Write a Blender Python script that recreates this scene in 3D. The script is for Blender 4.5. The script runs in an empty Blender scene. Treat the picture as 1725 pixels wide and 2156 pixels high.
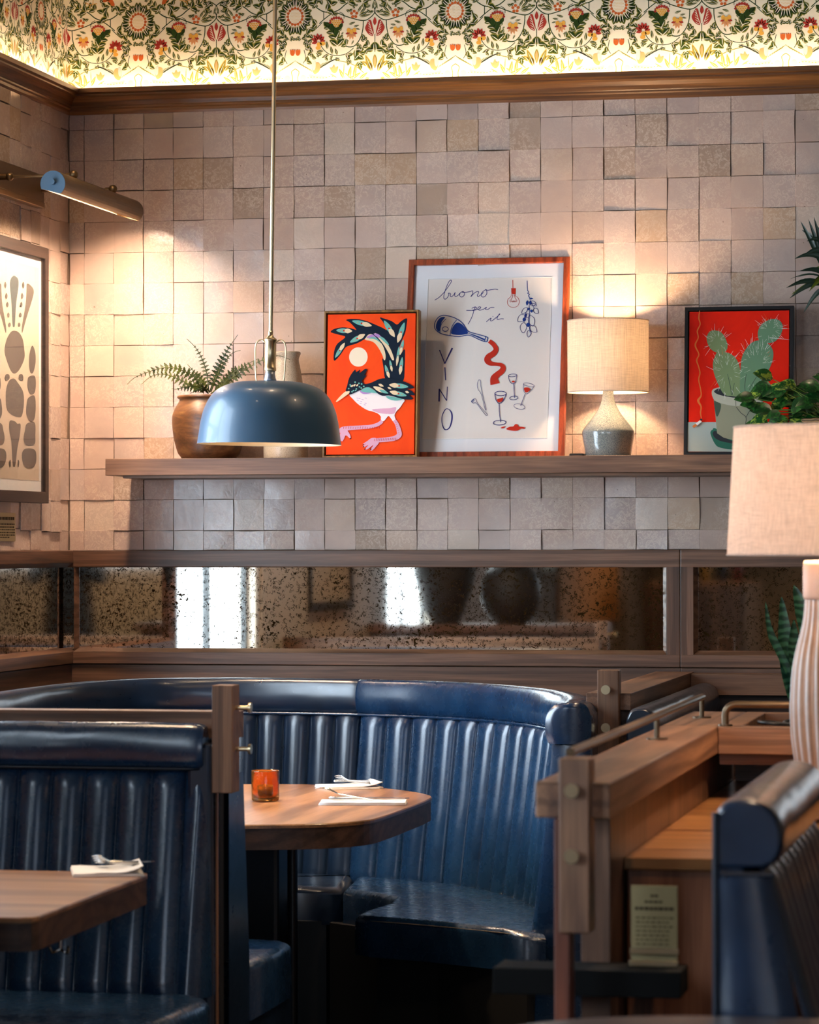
import bpy, bmesh, math, random
from mathutils import Vector, Matrix, noise as mnoise
RND = random.Random(11)
PI = math.pi
SC = bpy.context.scene
COL = SC.collection

# ------------------------------------------------------------------ camera, world, exposure, big lights
F_PX = 6769.6
YAW, PITCH, ROLL = 0.202064, 0.0101035, -0.00138327
CAM = Vector((3.18713, -10.00821, 1.45))
FW = Vector((-math.sin(YAW)*math.cos(PITCH), math.cos(YAW)*math.cos(PITCH), math.sin(PITCH)))
_r = Vector((math.cos(YAW), math.sin(YAW), 0)); _u = _r.cross(FW)
RT = _r*math.cos(ROLL) + _u*math.sin(ROLL); UPV = -_r*math.sin(ROLL) + _u*math.cos(ROLL)
cd = bpy.data.cameras.new('camera'); cam = bpy.data.objects.new('camera', cd); COL.objects.link(cam)
cd.sensor_fit = 'VERTICAL'; cd.sensor_height = 36; cd.lens = F_PX/2156*36
cam.matrix_world = Matrix(((RT.x, UPV.x, -FW.x, CAM.x), (RT.y, UPV.y, -FW.y, CAM.y), (RT.z, UPV.z, -FW.z, CAM.z), (0, 0, 0, 1)))
cd.clip_start = .05; cd.clip_end = 100
cd.dof.use_dof = True; cd.dof.focus_distance = 9.7; cd.dof.aperture_fstop = 7.0
SC.camera = cam
SC.view_settings.view_transform = 'Standard'; SC.view_settings.look = 'None'
SC.view_settings.gamma = 1; SC.view_settings.use_curve_mapping = False
SC.view_settings.exposure = 1.18
SC.cycles.use_denoising = True
SC.cycles.max_bounces = 8; SC.cycles.diffuse_bounces = 4; SC.cycles.glossy_bounces = 5
SC.cycles.transmission_bounces = 6; SC.cycles.transparent_max_bounces = 12
SC.cycles.sample_clamp_indirect = 6; SC.cycles.caustics_reflective = False; SC.cycles.caustics_refractive = False
SC.cycles.blur_glossy = 0.5

def U(px, py, x=None, y=None, z=None):
    "world point on the line of sight through a pixel of the 1725x2156 photograph, at a known x, y or z"
    d = FW + RT*((px-862.5)/F_PX) + UPV*((1078-py)/F_PX)
    if y is not None: t = (y-CAM.y)/d.y
    elif x is not None: t = (x-CAM.x)/d.x
    else: t = (z-CAM.z)/d.z
    return CAM + d*t
def UPL(px, py, O, N):
    d = FW + RT*((px-862.5)/F_PX) + UPV*((1078-py)/F_PX)
    return CAM + d*((O-CAM).dot(N)/d.dot(N))

def lin(c):
    return tuple((v/12.92 if v <= .04045 else ((v+.055)/1.055)**2.4) for v in c)
def H(h):
    return lin((int(h[0:2], 16)/255, int(h[2:4], 16)/255, int(h[4:6], 16)/255))

world = bpy.data.worlds.new('world'); SC.world = world; world.use_nodes = True
wb = world.node_tree.nodes['Background']
wb.inputs[0].default_value = (.70, .85, 1.0, 1); wb.inputs[1].default_value = 8.0

def area(name, loc, target, sx, sy, power, color, spread=180, shape='RECTANGLE'):
    l = bpy.data.lights.new(name, 'AREA'); l.shape = shape; l.size = sx; l.size_y = sy
    l.energy = power; l.color = color; l.spread = math.radians(spread)
    o = bpy.data.objects.new(name, l); COL.objects.link(o); o.location = loc
    o.rotation_euler = (Vector(target)-Vector(loc)).to_track_quat('-Z', 'Y').to_euler()
    return o
def spot(name, loc, target, power, color, angle=60, blend=.5, r=.04):
    l = bpy.data.lights.new(name, 'SPOT'); l.energy = power; l.color = color
    l.spot_size = math.radians(angle); l.spot_blend = blend; l.shadow_soft_size = r
    o = bpy.data.objects.new(name, l); COL.objects.link(o); o.location = loc
    o.rotation_euler = (Vector(target)-Vector(loc)).to_track_quat('-Z', 'Y').to_euler()
    return o
def point(name, loc, power, color, r=.03):
    l = bpy.data.lights.new(name, 'POINT'); l.energy = power; l.color = color; l.shadow_soft_size = r
    o = bpy.data.objects.new(name, l); COL.objects.link(o); o.location = loc
    return o
DAY = (.60, .80, 1.0); WARM = (1.0, .62, .33); WARM2 = (1.0, .72, .46)
# daylight through the two windows of the left wall
for yw in (-1.855, -5.525):
    ow = area('window_portal', (-.10, yw, 1.855), (1.0, yw, 1.855), 1.53, 1.15, 10, DAY); ow.data.cycles.is_portal = True
ow = area('window_portal', (-.10, -8.1, 2.2), (1.0, -8.1, 2.2), 1.4, 2.2, 10, DAY); ow.data.cycles.is_portal = True  # portal of the added high window, there only for its light
# unseen cool fill light from the camera's side of the room
area('cool_fill_light', (4.6, -13.6, 2.3), (1.6, 0, 1.2), 3.4, 2.0, 38, (.66, .80, 1.0))
# unseen warm downlights, some added to brighten the left and mirrored walls
for q, tgt, pw in (((1.15, -1.55, 3.5), (1.15, -1.5, 0), 14), ((2.5, -1.9, 3.5), (2.3, -1.3, 0), 30), ((.45, -1.3, 3.5), (.5, -.6, 1.5), 14),
                   ((2.9, -3.6, 3.5), (2.8, -3.6, 0), 60), ((1.0, -7.5, 3.5), (1.0, -7.5, 0), 60), ((5.2, -3.5, 3.5), (5.2, -3.5, 0), 70),
                   ((4.5, -8.5, 3.5), (4.5, -8.5, 0), 60), ((.9, -12.0, 3.5), (.3, -12.4, 1), 60), ((.7, -2.9, 3.5), (0, -2.9, 1.2), 60), ((3.6, -13.4, 3.5), (3.6, -15, 1.3), 110)):
    spot('ceiling_downlight', q, tgt, pw, WARM2, 95, .8, .05)
spot('cabinet_fill_spot', (2.75, -6.4, 3.5), (2.45, -4.4, .6), 19, WARM2, 34, .8, .05)  # unseen warm spot added to brighten the cabinet front
spot('table_fill_spot', (.75, -3.8, 3.5), (.75, -3.8, .75), 75, WARM2, 30, .6, .05)  # unseen narrow spot added to brighten the near-left table alone
# ------------------------------------------------------------------ mesh builder
class MB:
    def __init__(s): s.V = []; s.F = []; s.M = []; s.S = []; s.T = {}
    def add(s, V, F, m=0, smooth=False, tint=None):
        b = len(s.V); s.V += [tuple(v) for v in V]
        for f in F: s.F.append([b+i for i in f]); s.M.append(m); s.S.append(smooth)
        if tint is not None:
            for i in range(len(V)): s.T[b+i] = tint[i] if isinstance(tint, list) else tint
        return s
    def box(s, x0, x1, y0, y1, z0, z1, bev=0, m=0, seg=2):
        if x0 > x1: x0, x1 = x1, x0
        if y0 > y1: y0, y1 = y1, y0
        if z0 > z1: z0, z1 = z1, z0
        if bev <= 0:
            V = [(x, y, z) for x in (x0, x1) for y in (y0, y1) for z in (z0, z1)]
            return s.add(V, [(0, 1, 3, 2), (4, 6, 7, 5), (0, 4, 5, 1), (2, 3, 7, 6), (0, 2, 6, 4), (1, 5, 7, 3)], m)
        bm = bmesh.new(); bmesh.ops.create_cube(bm, size=1)
        for v in bm.verts: v.co = Vector(((x0+x1)/2+v.co.x*(x1-x0), (y0+y1)/2+v.co.y*(y1-y0), (z0+z1)/2+v.co.z*(z1-z0)))
        bmesh.ops.bevel(bm, geom=bm.edges[:], offset=bev, segments=seg, profile=.5, affect='EDGES')
        bm.verts.index_update()
        s.add([v.co[:] for v in bm.verts], [[v.index for v in f.verts] for f in bm.faces], m, False); bm.free(); return s
    def grid(s, rows, m=0, smooth=True, cu=False, cv=False, tint=None, flip=False):
        nr, nc = len(rows), len(rows[0]); V = [p for r in rows for p in r]; F = []
        for i in range(nr if cv else nr-1):
            for j in range(nc if cu else nc-1):
                a, b = i*nc+j, i*nc+(j+1) % nc; c, d = ((i+1) % nr)*nc+(j+1) % nc, ((i+1) % nr)*nc+j
                F.append((a, b, c, d) if not flip else (d, c, b, a))
        return s.add(V, F, m, smooth, tint)
    def tube(s, pts, r, n=10, m=0, cap=True, smooth=True):
        pts = [Vector(p) for p in pts]; N = len(pts); rr = r if isinstance(r, (list, tuple)) else [r]*N
        rows = []; up = None
        for i, p in enumerate(pts):
            t = (pts[min(i+1, N-1)]-pts[max(i-1, 0)]).normalized()
            if up is None: up = Vector((0, 0, 1)) if abs(t.z) < .9 else Vector((1, 0, 0))
            a = (up - t*up.dot(t)).normalized(); up = a; b = t.cross(a)
            rows.append([p + (a*math.cos(2*PI*k/n)+b*math.sin(2*PI*k/n))*rr[i] for k in range(n)])
        s.grid(rows, m, smooth, cu=True)
        if cap: s.add(rows[0], [list(range(n))[::-1]], m); s.add(rows[-1], [list(range(n))], m)
        return s
    def lathe(s, prof, c=(0, 0, 0), n=48, m=0, smooth=True, rib=None, cap=True, tint=None):
        c = Vector(c); rows = []; tt = []
        for r, z in prof:
            row = []
            for k in range(n):
                a = 2*PI*k/n; q = r*(1 + (rib(a, z) if rib else 0)); row.append(c+Vector((q*math.cos(a), q*math.sin(a), z)))
                if tint: tt.append(tint(a, z))
            rows.append(row)
        s.grid(rows, m, smooth, cu=True, tint=tt if tint else None)
        if cap:
            if prof[0][0] > 1e-4: s.add(rows[0], [list(range(n))[::-1]], m, tint=tt[0] if tint else None)
            if prof[-1][0] > 1e-4: s.add(rows[-1], [list(range(n))], m, tint=tt[0] if tint else None)
        return s
    def prism(s, outline, z0, z1, m=0, bev=0, mt=None):
        n = len(outline); V = [(x, y, z0) for x, y in outline]+[(x, y, z1) for x, y in outline]
        s.add(V, [[i, (i+1) % n, n+(i+1) % n, n+i] for i in range(n)], m)
        s.add([(x, y, z1) for x, y in outline], [list(range(n))], m if mt is None else mt); s.add([(x, y, z0) for x, y in outline], [list(range(n))[::-1]], m)
        return s
    def sweep(s, prof, path, normals, m=0, smooth=True, cap=True, tang=None):
        "prof: closed list of (out, z); path: list of (x,y); normals: list of (nx,ny)"
        rows = [[Vector((p[0]+n[0]*a, p[1]+n[1]*a, z)) for a, z in prof] for p, n in zip(path, normals)]
        s.grid(rows, m, smooth, cu=True)
        if cap:
            k = len(prof); s.add(rows[0], [list(range(k))], m); s.add(rows[-1], [list(range(k))[::-1]], m)
        return s
    def build(s, name, mats, parent=None, loc=None, angle=35):
        if not isinstance(mats, (list, tuple)): mats = [mats]
        if parent is not None: org = Vector(parent['_w']) + Vector((0, 0, 0))
        elif loc is not None: org = Vector(loc)
        else:
            xs = [v[0] for v in s.V]; ys = [v[1] for v in s.V]; zs = [v[2] for v in s.V]
            org = Vector(((min(xs)+max(xs))/2, (min(ys)+max(ys))/2, min(zs)))
        me = bpy.data.meshes.new(name)
        me.from_pydata([(v[0]-org.x, v[1]-org.y, v[2]-org.z) for v in s.V], [], s.F)
        for mt in mats: me.materials.append(mt)
        me.polygons.foreach_set('material_index', s.M); me.polygons.foreach_set('use_smooth', s.S)
        if s.T:
            at = me.attributes.new('tint', 'FLOAT_COLOR', 'POINT')
            buf = []
            for i in range(len(s.V)): t = s.T.get(i, (1, 1, 1)); buf += [t[0], t[1], t[2], 1]
            at.data.foreach_set('color', buf)
        me.validate(); me.update()
        o = bpy.data.objects.new(name, me); COL.objects.link(o)
        if parent is not None: o.parent = parent
        else: o.location = org
        o['_w'] = list(org)
        return o
def root(name, loc):
    o = bpy.data.objects.new(name, None); COL.objects.link(o); o.location = loc; o.empty_display_size = .05
    o['_w'] = list(loc); return o
def tag(o, label, cat, group=None, kind=None):
    o['label'] = label; o['category'] = cat
    if group: o['group'] = group
    if kind: o['kind'] = kind
    return o
def struct(o): o['kind'] = 'structure'; return o
def cr(P, sub=5, closed=False):
    "Catmull-Rom through points of any dimension"
    n = len(P); out = []
    P = [tuple(map(float, p)) for p in P]
    rng = range(n) if closed else range(n-1)
    for i in rng:
        if closed: a, b, c, d = P[(i-1) % n], P[i], P[(i+1) % n], P[(i+2) % n]
        else: a, b, c, d = P[max(i-1, 0)], P[i], P[i+1], P[min(i+2, n-1)]
        for k in range(sub):
            t = k/sub; t2 = t*t; t3 = t2*t
            out.append(tuple(.5*((2*q)+(-p+r)*t+(2*p-5*q+4*r-w)*t2+(-p+3*q-3*r+w)*t3) for p, q, r, w in zip(a, b, c, d)))
    if not closed: out.append(P[-1])
    return out
def resample(P, step):
    P = [Vector(p) for p in P]; L = [0]
    for a, b in zip(P, P[1:]): L.append(L[-1]+(b-a).length)
    n = max(1, round(L[-1]/step)); out = []; j = 0
    for k in range(n+1):
        t = L[-1]*k/n
        while j < len(L)-2 and L[j+1] < t: j += 1
        f = (t-L[j])/max(1e-9, L[j+1]-L[j]); out.append(P[j].lerp(P[j+1], min(1, f)))
    return out

# ------------------------------------------------------------------ flat artwork drawn as real layered shapes
class Art:
    def __init__(s, fmap, nrm, step=6e-5, base=0): s.f = fmap; s.n = Vector(nrm); s.mb = MB(); s.k = 0; s.step = step; s.base = base
    def _o(s, lay):
        if lay is None: s.k += 1; return s.base + s.k*s.step
        return s.base + lay*s.step
    def _face(s, P, m, off):
        V = [s.f(x, y)+s.n*off for x, y in P]
        nn = Vector((0, 0, 0))
        for i in range(len(V)): nn += V[i].cross(V[(i+1) % len(V)]) if False else (V[i]-V[0]).cross(V[(i+1) % len(V)]-V[0])
        if nn.dot(s.n) < 0: V = V[::-1]
        s.mb.add(V, [list(range(len(V)))], m)
    def poly(s, P, m, smooth=True, lay=None, sub=4):
        s._face(cr(P, sub, True) if smooth else P, m, s._o(lay))
    def ell(s, cx, cy, rx, ry, m, rot=0, lay=None, n=20):
        c, q = math.cos(rot), math.sin(rot)
        s._face([(cx+rx*math.cos(2*PI*k/n)*c-ry*math.sin(2*PI*k/n)*q, cy+rx*math.cos(2*PI*k/n)*q+ry*math.sin(2*PI*k/n)*c) for k in range(n)], m, s._o(lay))
    def stroke(s, P, w, m, smooth=True, closed=False, lay=None, sub=5):
        off = s._o(lay); n0 = len(P)
        if isinstance(w, (list, tuple)): P = [(p[0], p[1], w[min(i, len(w)-1)]) for i, p in enumerate(P)]
        else: P = [(p[0], p[1], w) for p in P]
        Q = cr(P, sub, closed) if smooth and n0 > 2 else P
        if closed: Q = Q+[Q[0]]
        rows = []
        for i, q in enumerate(Q):
            a = Q[max(i-1, 0)]; b = Q[min(i+1, len(Q)-1)]
            if closed and i in (0, len(Q)-1): a = Q[-2]; b = Q[1]
            dx, dy = b[0]-a[0], b[1]-a[1]; L = math.hypot(dx, dy) or 1
            nx, ny = -dy/L*q[2]/2, dx/L*q[2]/2
            rows.append([s.f(q[0]+nx, q[1]+ny)+s.n*off, s.f(q[0]-nx, q[1]-ny)+s.n*off])
        s.mb.grid(rows, m, False)
    def ring(s, cx, cy, rx, ry, w, m, rot=0, lay=None):
        c, q = math.cos(rot), math.sin(rot)
        s.stroke([(cx+rx*math.cos(PI*k/8)*c-ry*math.sin(PI*k/8)*q, cy+rx*math.cos(PI*k/8)*q+ry*math.sin(PI*k/8)*c) for k in range(16)], w, m, True, True, lay, 2)
    def leaf(s, x0, y0, x1, y1, w, m, lay=None, bend=0):
        dx, dy = x1-x0, y1-y0; L = math.hypot(dx, dy) or 1; nx, ny = -dy/L, dx/L
        def pt(t, o): b = bend*math.sin(PI*t); return (x0+dx*t+nx*(o+b), y0+dy*t+ny*(o+b))
        P = [pt(0, 0), pt(.25, w*.42), pt(.5, w*.5), pt(.78, w*.3), pt(1, 0), pt(.78, -w*.3), pt(.5, -w*.5), pt(.25, -w*.42)]
        s.poly(P, m, True, lay, 3)

# ------------------------------------------------------------------ materials
def mat(name, col=(.8, .8, .8), rough=.5, metal=0, **kw):
    m = bpy.data.materials.new(name); m.use_nodes = True; b = m.node_tree.nodes['Principled BSDF']
    b.inputs['Base Color'].default_value = (*col, 1); b.inputs['Roughness'].default_value = rough; b.inputs['Metallic'].default_value = metal
    for k, v in kw.items():
        key = {'coat': 'Coat Weight', 'coatr': 'Coat Roughness', 'trans': 'Transmission Weight', 'ior': 'IOR', 'spec': 'Specular IOR Level', 'sheen': 'Sheen Weight',
               'emit': 'Emission Strength', 'emitc': 'Emission Color', 'sss': 'Subsurface Weight'}[k]
        b.inputs[key].default_value = (*v, 1) if k == 'emitc' else v
    return m
class NT:
    def __init__(s, m): s.t = m.node_tree; s.N = s.t.nodes; s.L = s.t.links; s.b = s.N['Principled BSDF']
    def n(s, typ, **kw):
        x = s.N.new(typ)
        for k, v in kw.items():
            if k.startswith('_'): setattr(x, k[1:], v)
            else: x.inputs[k.replace('0', ' ')].default_value = v
        return x
    def l(s, a, b): s.L.new(a, b)
    def coord(s, scale=(1, 1, 1), rot=(0, 0, 0), out='Object'):
        c = s.n('ShaderNodeTexCoord'); m = s.n('ShaderNodeMapping'); m.inputs['Scale'].default_value = scale; m.inputs['Rotation'].default_value = rot
        s.l(c.outputs[out], m.inputs[0]); return m.outputs[0]
    def noise(s, vec, scale, detail=4, rough=.5, dist=0):
        x = s.n('ShaderNodeTexNoise'); x.inputs['Scale'].default_value = scale; x.inputs['Detail'].default_value = detail
        x.inputs['Roughness'].default_value = rough; x.inputs['Distortion'].default_value = dist; s.l(vec, x.inputs['Vector']); return x.outputs[0]
    def ramp(s, fac, stops):
        r = s.n('ShaderNodeValToRGB'); e = r.color_ramp.elements
        while len(e) < len(stops): e.new(.5)
        for el, (p, c) in zip(e, stops): el.position = p; el.color = (*c, 1) if len(c) == 3 else c
        s.l(fac, r.inputs[0]); return r.outputs[0]
    def mix(s, fac, a, b, mode='MIX'):
        x = s.n('ShaderNodeMix'); x.data_type = 'RGBA'; x.blend_type = mode
        for sock, v in ((x.inputs[0], fac), (x.inputs[6], a), (x.inputs[7], b)):
            if hasattr(v, 'node'): s.l(v, sock)
            else: sock.default_value = v if isinstance(v, (int, float)) else (*v, 1)
        return x.outputs[2]
    def math(s, op, a, b=0):
        x = s.n('ShaderNodeMath'); x.operation = op
        for i, v in enumerate((a, b)):
            if hasattr(v, 'node'): s.l(v, x.inputs[i])
            else: x.inputs[i].default_value = v
        return x.outputs[0]
    def bump(s, h, strength=.2, dist=.002):
        x = s.n('ShaderNodeBump'); x.inputs['Strength'].default_value = strength; x.inputs['Distance'].default_value = dist
        s.l(h, x.inputs['Height']); s.l(x.outputs[0], s.b.inputs['Normal']); return x
def wood(name, dark, light, axis=0, sc=1.0, rough=.45, coat=0.0, bump=.12, plank=None):
    m = mat(name, light, rough, coat=coat, coatr=.25); t = NT(m)
    s = [7*sc, 7*sc, 7*sc]; s[axis] = .55*sc
    v = t.coord(tuple(s)); big = t.noise(v, 1.6, 3, .5, 1.4)
    s2 = [1.0*sc]*3; s2[axis] = .14*sc
    v2 = t.coord(tuple(s2))
    w = t.n('ShaderNodeTexWave'); w.wave_type = 'RINGS'; w.rings_direction = 'XYZ'[axis]
    w.inputs['Scale'].default_value = 9; w.inputs['Distortion'].default_value = 5; w.inputs['Detail'].default_value = 3; w.inputs['Detail Scale'].default_value = 1.2
    t.l(v2, w.inputs['Vector'])
    s3 = [260*sc]*3; s3[axis] = 6*sc
    fine = t.noise(t.coord(tuple(s3)), 1, 2, .6)
    c = t.ramp(big, [(.3, dark), (.7, light)])
    gr = t.ramp(w.outputs[0], [(.1, (.50, .47, .45)), (.45, (1, 1, 1))])
    c = t.mix(.75, c, gr, 'MULTIPLY')
    f = t.ramp(fine, [(.35, (.66, .63, .6)), (.6, (1.05, 1.05, 1.05))])
    c = t.mix(.7, c, f, 'MULTIPLY')
    if plank:
        pl = t.n('ShaderNodeTexWhiteNoise'); pv = t.n('ShaderNodeVectorMath'); pv.operation = 'FLOOR'
        t.l(t.coord(plank), pv.inputs[0]); t.l(pv.outputs[0], pl.inputs['Vector'])
        c = t.mix(.55, c, t.ramp(pl.outputs['Value'], [(0, (.62, .6, .6)), (1, (1.12, 1.1, 1.08))]), 'MULTIPLY')
    t.l(c, t.b.inputs['Base Color']); t.bump(fine, bump, .001)
    return m
def leather(name, c1, c2, rough=.3):
    m = mat(name, c1, rough, coat=.6, coatr=.2); t = NT(m)
    v = t.coord(); n1 = t.noise(v, 9, 4, .5); n2 = t.noise(v, 32, 4, .55)
    vo = t.n('ShaderNodeTexVoronoi'); vo.feature = 'DISTANCE_TO_EDGE'; vo.inputs['Scale'].default_value = 26
    t.l(t.coord((1, 1, .35)), vo.inputs['Vector'])
    c = t.mix(t.ramp(n1, [(.25, (0, 0, 0)), (.8, (1, 1, 1))]), c1, c2)
    scr = t.noise(t.coord((14, 14, 70), (.3, .2, .1)), 1.3, 6, .8, 1.0)
    c = t.mix(t.ramp(scr, [(.60, (0, 0, 0)), (.66, (.13, .13, .13)), (.72, (0, 0, 0))]), c, tuple(min(1, q*3.2+.02) for q in c2))
    t.l(c, t.b.inputs['Base Color'])
    t.l(t.ramp(n2, [(.3, (rough*.9,)*3), (.75, (rough*1.15,)*3)]), t.b.inputs['Roughness'])
    h = t.math('ADD', t.math('MULTIPLY', n2, .25), t.math('MULTIPLY', n1, .6)); t.bump(h, .05, .004)
    return m
def metal(name, c, rough=.3): return mat(name, c, rough, 1)
def speck(name, base, spot_, rough=.3, scale=900, thr=.6, **kw):
    m = mat(name, base, rough, **kw); t = NT(m); n = t.noise(t.coord(), scale, 2, .6)
    t.l(t.mix(t.ramp(n, [(thr-.04, (0, 0, 0)), (thr+.05, (1, 1, 1))]), base, spot_), t.b.inputs['Base Color']); t.bump(n, .1, .0006); return m

OD, OL = H('5f4130'), H('9c7254')
WX = wood('oak_x', OD, OL, 0); WY = wood('oak_y', OD, OL, 1); WZ = wood('oak_z', OD, OL, 2)
PX = wood('panel_oak_x', H('50382a'), H('866049'), 0, rough=.4); PY = wood('panel_oak_y', H('50382a'), H('866049'), 1, rough=.4); PZ = wood('panel_oak_z', H('50382a'), H('866049'), 2, rough=.4)
WALX = wood('walnut_x', H('563216'), H('98622f'), 0, rough=.38); WALY = wood('walnut_y', H('563216'), H('98622f'), 1, rough=.38)
TBL = wood('table_oak', H('8a6040'), H('b98c63'), 1, .8, rough=.30, coat=.3, plank=(9, 1.6, 1))
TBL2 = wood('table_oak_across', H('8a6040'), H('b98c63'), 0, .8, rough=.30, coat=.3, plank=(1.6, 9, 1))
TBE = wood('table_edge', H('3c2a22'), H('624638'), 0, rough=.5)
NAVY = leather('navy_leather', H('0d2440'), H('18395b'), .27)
NAVY2 = leather('shaded_navy_leather', H('0c192b'), H('162a42'), .30)  # darker copy of the navy, with shade put into the colour
PIPE = mat('navy_piping', H('0e1826'), .35)
BLACK = mat('black_lacquer', (.006, .006, .007), .3); BLK2 = mat('black_matt', (.004, .004, .0045), .6)
BRASS = metal('brushed_brass', (.78, .62, .38), .28); BRONZE = metal('aged_bronze', (.20, .13, .065), .42); STEEL = metal('steel', (.75, .74, .72), .18); DKMET = metal('dark_steel', (.22, .20, .18), .35)
WHITE = mat('white_paper', (.82, .80, .78), .6)

def tile_mat():
    m = mat('zellige_glaze', (.6, .5, .42), .22, spec=.5); t = NT(m)
    a = t.n('ShaderNodeAttribute'); a.attribute_name = 'tint'
    v = t.coord(); n1 = t.noise(v, 16, 4, .6, .6); n2 = t.noise(v, 55, 6, .7, 1.5); n3 = t.noise(v, 240, 2, .5)
    c = t.mix(.8, a.outputs[0], t.ramp(n1, [(.3, (.93, .93, .94)), (.7, (1.05, 1.04, 1.03))]), 'MULTIPLY')
    patch = t.noise(v, 4.0, 3, .5)
    cr_ = t.math('MULTIPLY', t.ramp(n2, [(.50, (0, 0, 0)), (.555, (1, 1, 1)), (.60, (0, 0, 0))]), t.ramp(patch, [(.40, (0, 0, 0)), (.55, (1, 1, 1))]))
    c = t.mix(t.math('MULTIPLY', cr_, .6), c, H('e2cdb8'))
    pit = t.ramp(t.noise(v, 120, 0, .5), [(.10, (1, 1, 1)), (.13, (0, 0, 0))])
    c = t.mix(t.math('MULTIPLY', pit, .7), c, H('6a5647'))
    t.l(c, t.b.inputs['Base Color'])
    t.l(t.ramp(n2, [(.35, (.08,)*3), (.65, (.24,)*3)]), t.b.inputs['Roughness'])
    h = t.math('ADD', t.math('MULTIPLY', n1, 1.0), t.math('ADD', t.math('MULTIPLY', n2, .22), t.math('MULTIPLY', n3, .01)))
    t.bump(h, .32, .0035); return m
TILE = tile_mat(); GROUT = mat('grout', H('7c6655'), .9)

def mirror_mat():
    m = mat('antique_mirror_glass', (.80, .76, .68), .03, 1); t = NT(m); v = t.coord()
    n1 = t.noise(v, 60, 4, .6, 2.2); n2 = t.noise(v, 9, 2, .5)
    web = t.ramp(n1, [(.445, (0, 0, 0)), (.458, (1, 1, 1)), (.518, (1, 1, 1)), (.532, (0, 0, 0))])
    br = t.ramp(t.noise(v, 75, 3, .6), [(.51, (0, 0, 0)), (.54, (1, 1, 1))])
    web = t.math('MULTIPLY', web, br)
    blot = t.ramp(t.math('ADD', t.noise(v, 95, 3, .6), t.math('MULTIPLY', t.math('SUBTRACT', n2, .5), .5)), [(.655, (0, 0, 0)), (.68, (1, 1, 1))])
    f = t.math('MAXIMUM', web, blot)
    d = t.n('ShaderNodeBsdfDiffuse'); d.inputs[0].default_value = (*H('2a1c0b'), 1)
    d2 = t.n('ShaderNodeBsdfTransparent') if False else None
    mx = t.n('ShaderNodeMixShader'); out = t.N['Material Output']
    t.l(f, mx.inputs[0]); t.l(t.b.outputs[0], mx.inputs[1]); t.l(d.outputs[0], mx.inputs[2]); t.l(mx.outputs[0], out.inputs['Surface'])
    t.bump(t.noise(v, 3, 1, .5), .05, .002); return m
MIRROR = mirror_mat()
def pane_mat(name, tint=(1, 1, 1), refl=1.0):
    m = bpy.data.materials.new(name); m.use_nodes = True; N = m.node_tree.nodes; L = m.node_tree.links
    for n in list(N):
        if n.type != 'OUTPUT_MATERIAL': N.remove(n)
    out = N['Material Output']; tr = N.new('ShaderNodeBsdfTransparent'); tr.inputs[0].default_value = (*tint, 1)
    gl = N.new('ShaderNodeBsdfGlossy'); gl.inputs['Roughness'].default_value = .02; fr = N.new('ShaderNodeFresnel'); fr.inputs[0].default_value = 1.45
    geo = N.new('ShaderNodeNewGeometry'); iv = N.new('ShaderNodeMath'); iv.operation = 'SUBTRACT'; iv.inputs[0].default_value = 1; L.new(geo.outputs['Backfacing'], iv.inputs[1])
    ml = N.new('ShaderNodeMath'); ml.operation = 'MULTIPLY'; L.new(fr.outputs[0], ml.inputs[0]); L.new(iv.outputs[0], ml.inputs[1])
    mx = N.new('ShaderNodeMixShader'); L.new(ml.outputs[0], mx.inputs[0]); L.new(tr.outputs[0], mx.inputs[1]); L.new(gl.outputs[0], mx.inputs[2]); L.new(mx.outputs[0], out.inputs[0])
    return m
PANE = pane_mat('clear_pane')
def linen(name, col, emitc=None):
    m = bpy.data.materials.new(name); m.use_nodes = True; t = NT(m)
    v1 = t.noise(t.coord((30, 30, 900)), 1, 3, .6); v2 = t.noise(t.coord((500, 500, 14)), 1, 3, .6)
    f = t.math('ADD', t.math('MULTIPLY', v1, .5), t.math('MULTIPLY', v2, .5))
    c = t.ramp(f, [(.35, tuple(q*.62 for q in col)), (.6, col)])
    d = t.n('ShaderNodeBsdfDiffuse'); tr = t.n('ShaderNodeBsdfTranslucent'); mx = t.n('ShaderNodeMixShader'); mx.inputs[0].default_value = .5
    t.l(c, d.inputs[0]); t.l(c, tr.inputs[0]); t.l(d.outputs[0], mx.inputs[1]); t.l(tr.outputs[0], mx.inputs[2]); t.l(mx.outputs[0], t.N['Material Output'].inputs[0]); return m
def emis(name, c, s):
    m = bpy.data.materials.new(name); m.use_nodes = True; t = NT(m); e = t.n('ShaderNodeEmission'); e.inputs[0].default_value = (*c, 1); e.inputs[1].default_value = s
    t.l(e.outputs[0], t.N['Material Output'].inputs[0]); return m
def glow_bulb(name, c, s):
    m = emis(name, c, s); t_ = m.node_tree; L = t_.links; out = t_.nodes['Material Output']; e = out.inputs['Surface'].links[0].from_node
    tr = t_.nodes.new('ShaderNodeBsdfTransparent'); mx = t_.nodes.new('ShaderNodeMixShader'); mx.inputs[0].default_value = .3
    L.new(tr.outputs[0], mx.inputs[1]); L.new(e.outputs[0], mx.inputs[2]); L.new(mx.outputs[0], out.inputs['Surface']); return m
def flat(h, rough=.75): return mat('paint_'+h, H(h), rough, spec=.15)
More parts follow.
